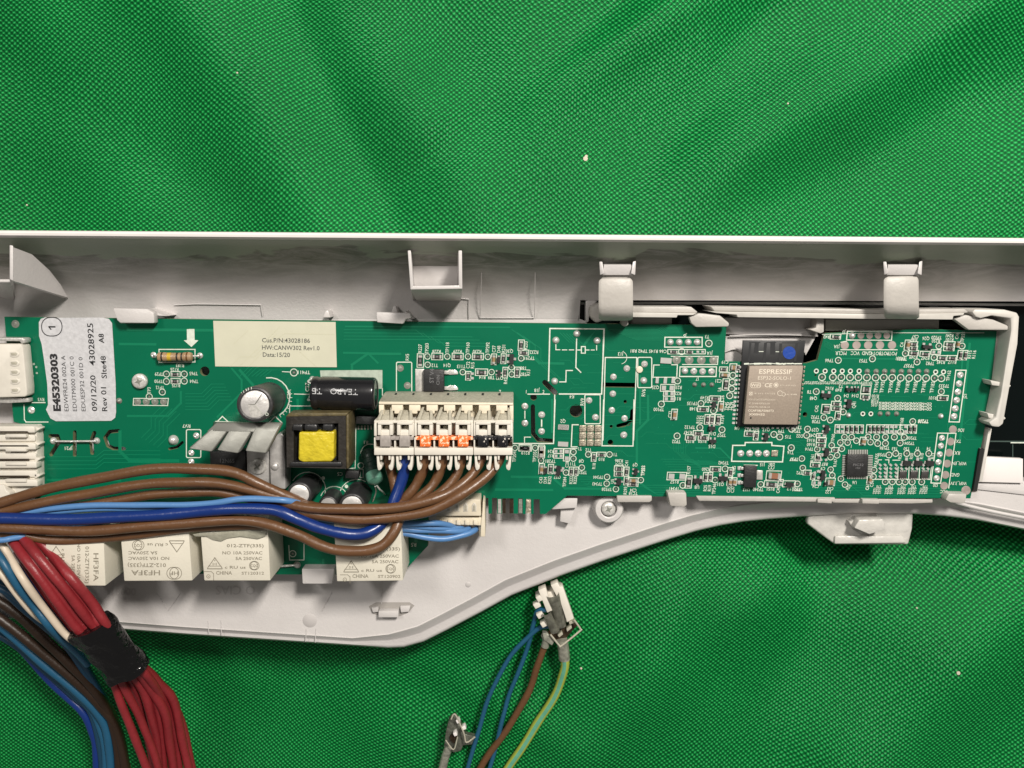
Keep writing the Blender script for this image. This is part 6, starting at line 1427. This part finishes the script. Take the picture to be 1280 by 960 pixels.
gT = 'teal and dark wires at the lower left'
for lab, m, pts, rr_ in (
    ('teal blue wire uppermost beside the dark brown ones', 'wire_teal_blue', [(-20, 715, 20), (0, 732, 20), (30, 760, 16), (60, 785, 6), (88, 812, -10), (110, 845, -30), (135, 890, -50), (150, 940, -60), (154, 985, -62)], 5.5),
    ('dark teal wire close under the lower cream wire', 'wire_teal_blue', [(-20, 728, 30), (10, 740, 28), (40, 763, 24), (70, 788, 10), (96, 818, -14), (120, 855, -36), (140, 900, -56), (156, 985, -66)], 5.0),
    ('dark brown wire between two teal wires at the left edge', 'wire_brown_dark', [(-30, 738, 10), (0, 752, 8), (30, 775, 2), (60, 803, -8), (90, 833, -20), (118, 862, -36), (138, 895, -50), (147, 930, -58), (150, 985, -62)], 6.5),
    ('dark brown wire inside the lower left bundle', 'wire_brown_dark', [(-30, 752, -6), (20, 788, -10), (60, 822, -20), (96, 852, -32), (124, 880, -44), (148, 915, -54), (160, 985, -62)], 6.5),
    ('brown wire leaving the frame beside the red wires', 'wire_brown', [(80, 812, -40), (110, 850, -50), (138, 890, -58), (150, 925, -64), (164, 985, -70)], 6),
    ('steel blue wire forming the upper outer edge of the bundle', 'wire_steel_blue', [(-30, 760, -20), (0, 782, -20), (35, 812, -26), (70, 842, -34), (100, 868, -42), (122, 890, -50), (134, 915, -56), (138, 945, -60), (139, 990, -62)], 6.2),
    ('steel blue wire forming the left outer edge of the bundle', 'wire_steel_blue', [(-30, 752, -30), (0, 772, -34), (20, 790, -38), (50, 822, -44), (80, 852, -52), (108, 880, -58), (124, 905, -62), (131, 935, -64), (133, 990, -66)], 5.2),
    ('dark blue wire hanging lowest left of the bundle', 'wire_blue', [(-30, 770, -60), (20, 805, -60), (55, 842, -62), (85, 872, -66), (106, 893, -68), (116, 915, -70), (121, 940, -72), (123, 990, -72)], 6.0),
    ('thin dark wire under the steel blue wires', 'wire_teal_blue', [(-30, 780, -50), (10, 800, -52), (50, 832, -56), (90, 868, -60), (114, 890, -64), (126, 940, -68), (128, 990, -70)], 5.0)):
    wire(lab, m, pts, rr_, gT)

# ================================================================ loose plug with wires, lower middle
gP = 'wires of the loose plug'
wire('thin blue wire curving widest left from the loose plug', 'wire_steel_blue', [(690, 782, -52), (676, 785, -60), (660, 796, -66), (640, 818, -70), (622, 848, -74), (608, 880, -78), (598, 915, -82), (586, 955, -84), (576, 990, -84)], 3.2, gP)
wire('thin blue wire inner of the two from the loose plug', 'wire_steel_blue', [(684, 762, -50), (673, 763, -56), (667, 778, -64), (660, 808, -72), (648, 840, -76), (636, 870, -80), (629, 895, -80), (622, 925, -82), (612, 960, -84), (604, 990, -84)], 3.2, gP)
wire('brown wire from the loose plug', 'wire_brown', [(690, 790, -60), (682, 804, -62), (672, 832, -66), (662, 862, -72), (646, 892, -76), (628, 920, -80), (608, 948, -84), (586, 985, -84)], 4.8, gP)
wire('yellow and green striped earth wire from the loose plug', ['wire_yellow', 'wire_green'], [(704, 810, -56), (706, 822, -58), (705, 838, -62), (698, 860, -68), (684, 885, -74), (668, 910, -78), (650, 938, -82), (634, 962, -84), (618, 990, -84)], 5.9, gP, stripes=(2, 3, 10, 11))
pl = thing('loose_plug', 'loose white plug with dull metal spade terminals lying on the cloth', 'plug', U(694, 770, -70))
def lp(name, q, z0, z1, m, bev=0.8, par=None): b = BM(); prism(b, q, z0, z1, bev); return obj(name, b, m, par or pl)
lp('plug_body', [(680, 742), (690, 739), (702, 735), (716, 773), (708, 778), (690, 784)], -80, -54, 'plug_ivory')
lp('side_rail', [(673, 738), (682, 734.5), (691, 763), (684, 766)], -60, -44, 'plug_ivory'); lp('side_rail', [(688.5, 731.5), (697, 728), (700, 734), (703.5, 733), (717.5, 773), (709, 778), (702, 757)], -62, -46, 'plug_ivory')
for x, y in ((666, 756), (670, 768.5), (675, 779.5)): lp('key_tab', [(x, y), (x+7, y-4), (x+10.5, y+2), (x+3.5, y+5.5)], -58, -47, 'plug_ivory', 0.6)
lp('key_tab', [(669.5, 747), (675, 744), (679, 750), (673, 753)], -66, -44, 'plug_ivory', 0.6)
b = BM()
def curl(x0, y0, x1, y1, r0, r1, z):
    P0 = Vector(U(x0, y0, z)); P1 = Vector(U(x1, y1, z-8)); d, s, u = frame_axis(P0, P1); t = bmesh.new(); g = []
    for i in range(5):
        c = P0+(P1-P0)*i/4; r = r0+(r1-r0)*i/4
        g.append([(c+s*cos(a)*r+u*sin(a)*r*0.8) for a in [radians(-30+k*24) for k in range(13)]])
    V = [[t.verts.new(p) for p in row] for row in g]
    for A_, B_ in zip(V, V[1:]):
        for k in range(12): t.faces.new((A_[k], A_[k+1], B_[k+1], B_[k]))
    bmesh.ops.solidify(t, geom=t.faces[:], thickness=1.2); return t
join(b, curl(691, 743, 702, 783, 8.5, 6.5, -44)); join(b, curl(683, 766, 694, 789, 5.8, 6.5, -42))
obj('spade_terminal', b, 'spade_metal', pl)
b = BM(); prism(b, [(689, 794), (719, 777), (722, 782), (700, 806)], -72, -58, 1); obj('terminal_box', b, 'contact_dark', pl)
b = BM(); tubep(b, [(688, 793, -46), (699, 806.5, -46), (702, 807, -46), (724.5, 789, -46), (725.5, 786, -46), (717.5, 774.5, -46)], 1.3, 8, n=4); obj('terminal_rim', b, 'spade_edge', pl)
lp('contact_tongue', [(697, 794), (702, 790), (704, 793), (699, 797)], -60, -50, 'spade_edge', 0.5); lp('contact_tongue', [(708, 786), (714, 782), (715, 785), (709, 790)], -60, -50, 'spade_edge', 0.5); lp('contact_tongue', [(711, 777), (719, 775), (719, 778), (712, 781)], -60, -50, 'spade_edge', 0.5)
b = BM(); tubep(b, [(703, 800, -54), (705, 812, -58), (705.5, 823, -60)], [0], 12) if False else tube3(b, spline([U(702, 799, -56), U(704.5, 812, -58), U(705.5, 824, -60)], 4), 7.8, 14); obj('crimp', b, 'spade_metal', pl)
b = BM(); tube3(b, spline([U(681, 793, -56), U(683, 800, -58), U(681, 808, -60)], 4), 5.6, 12); prism(b, [(678, 792), (684, 791), (693, 802), (690, 807), (680, 800)], -62, -50, 0.8); obj('crimp', b, 'spade_metal', pl)
# second loose terminal at the lower edge
sp = thing('spade_terminal', 'loose dull metal spade terminal with torn white bits near the bottom edge', 'terminal', U(572, 925, -88))
b = BM(); prism(b, [(561, 899), (569, 894), (574, 900), (582, 918), (594, 921), (590, 931), (579, 932), (576, 939), (567, 941), (555, 934), (557, 916)], -86, -76, 1.2); obj('terminal_body', b, 'spade_dark', sp)
b = BM(); tubep(b, [(564, 899, -64), (567, 893, -64), (571, 896, -64), (580, 917, -64), (583, 928, -64), (594, 921, -64)], 1.1, 6, n=4); tubep(b, [(557, 925, -66), (567, 937, -66), (572, 921, -66)], 0.9, 6, n=4); obj('terminal_rim', b, 'spade_edge', sp)
b = BM(); prism(b, [(562, 921), (569, 915), (572, 920), (568, 930), (563, 926)], -76, -71.4, 0.3); obj('terminal_window', b, 'contact_dark', sp)
for x, y in ((571.5, 901), (579, 909), (568, 917)): b = BM(); prism(b, [(x-2, y), (x+2, y-2), (x+4, y+2.5), (x, y+4)], -74, -64, 0.8); obj('plastic_bit', b, 'light_block', sp)
b = BM(); tube3(b, spline([U(562, 932, -80), U(557, 945, -82), U(553, 962, -84), U(550, 985, -84)], 4), 6.0, 12); obj('crimp', b, 'spade_metal', sp)
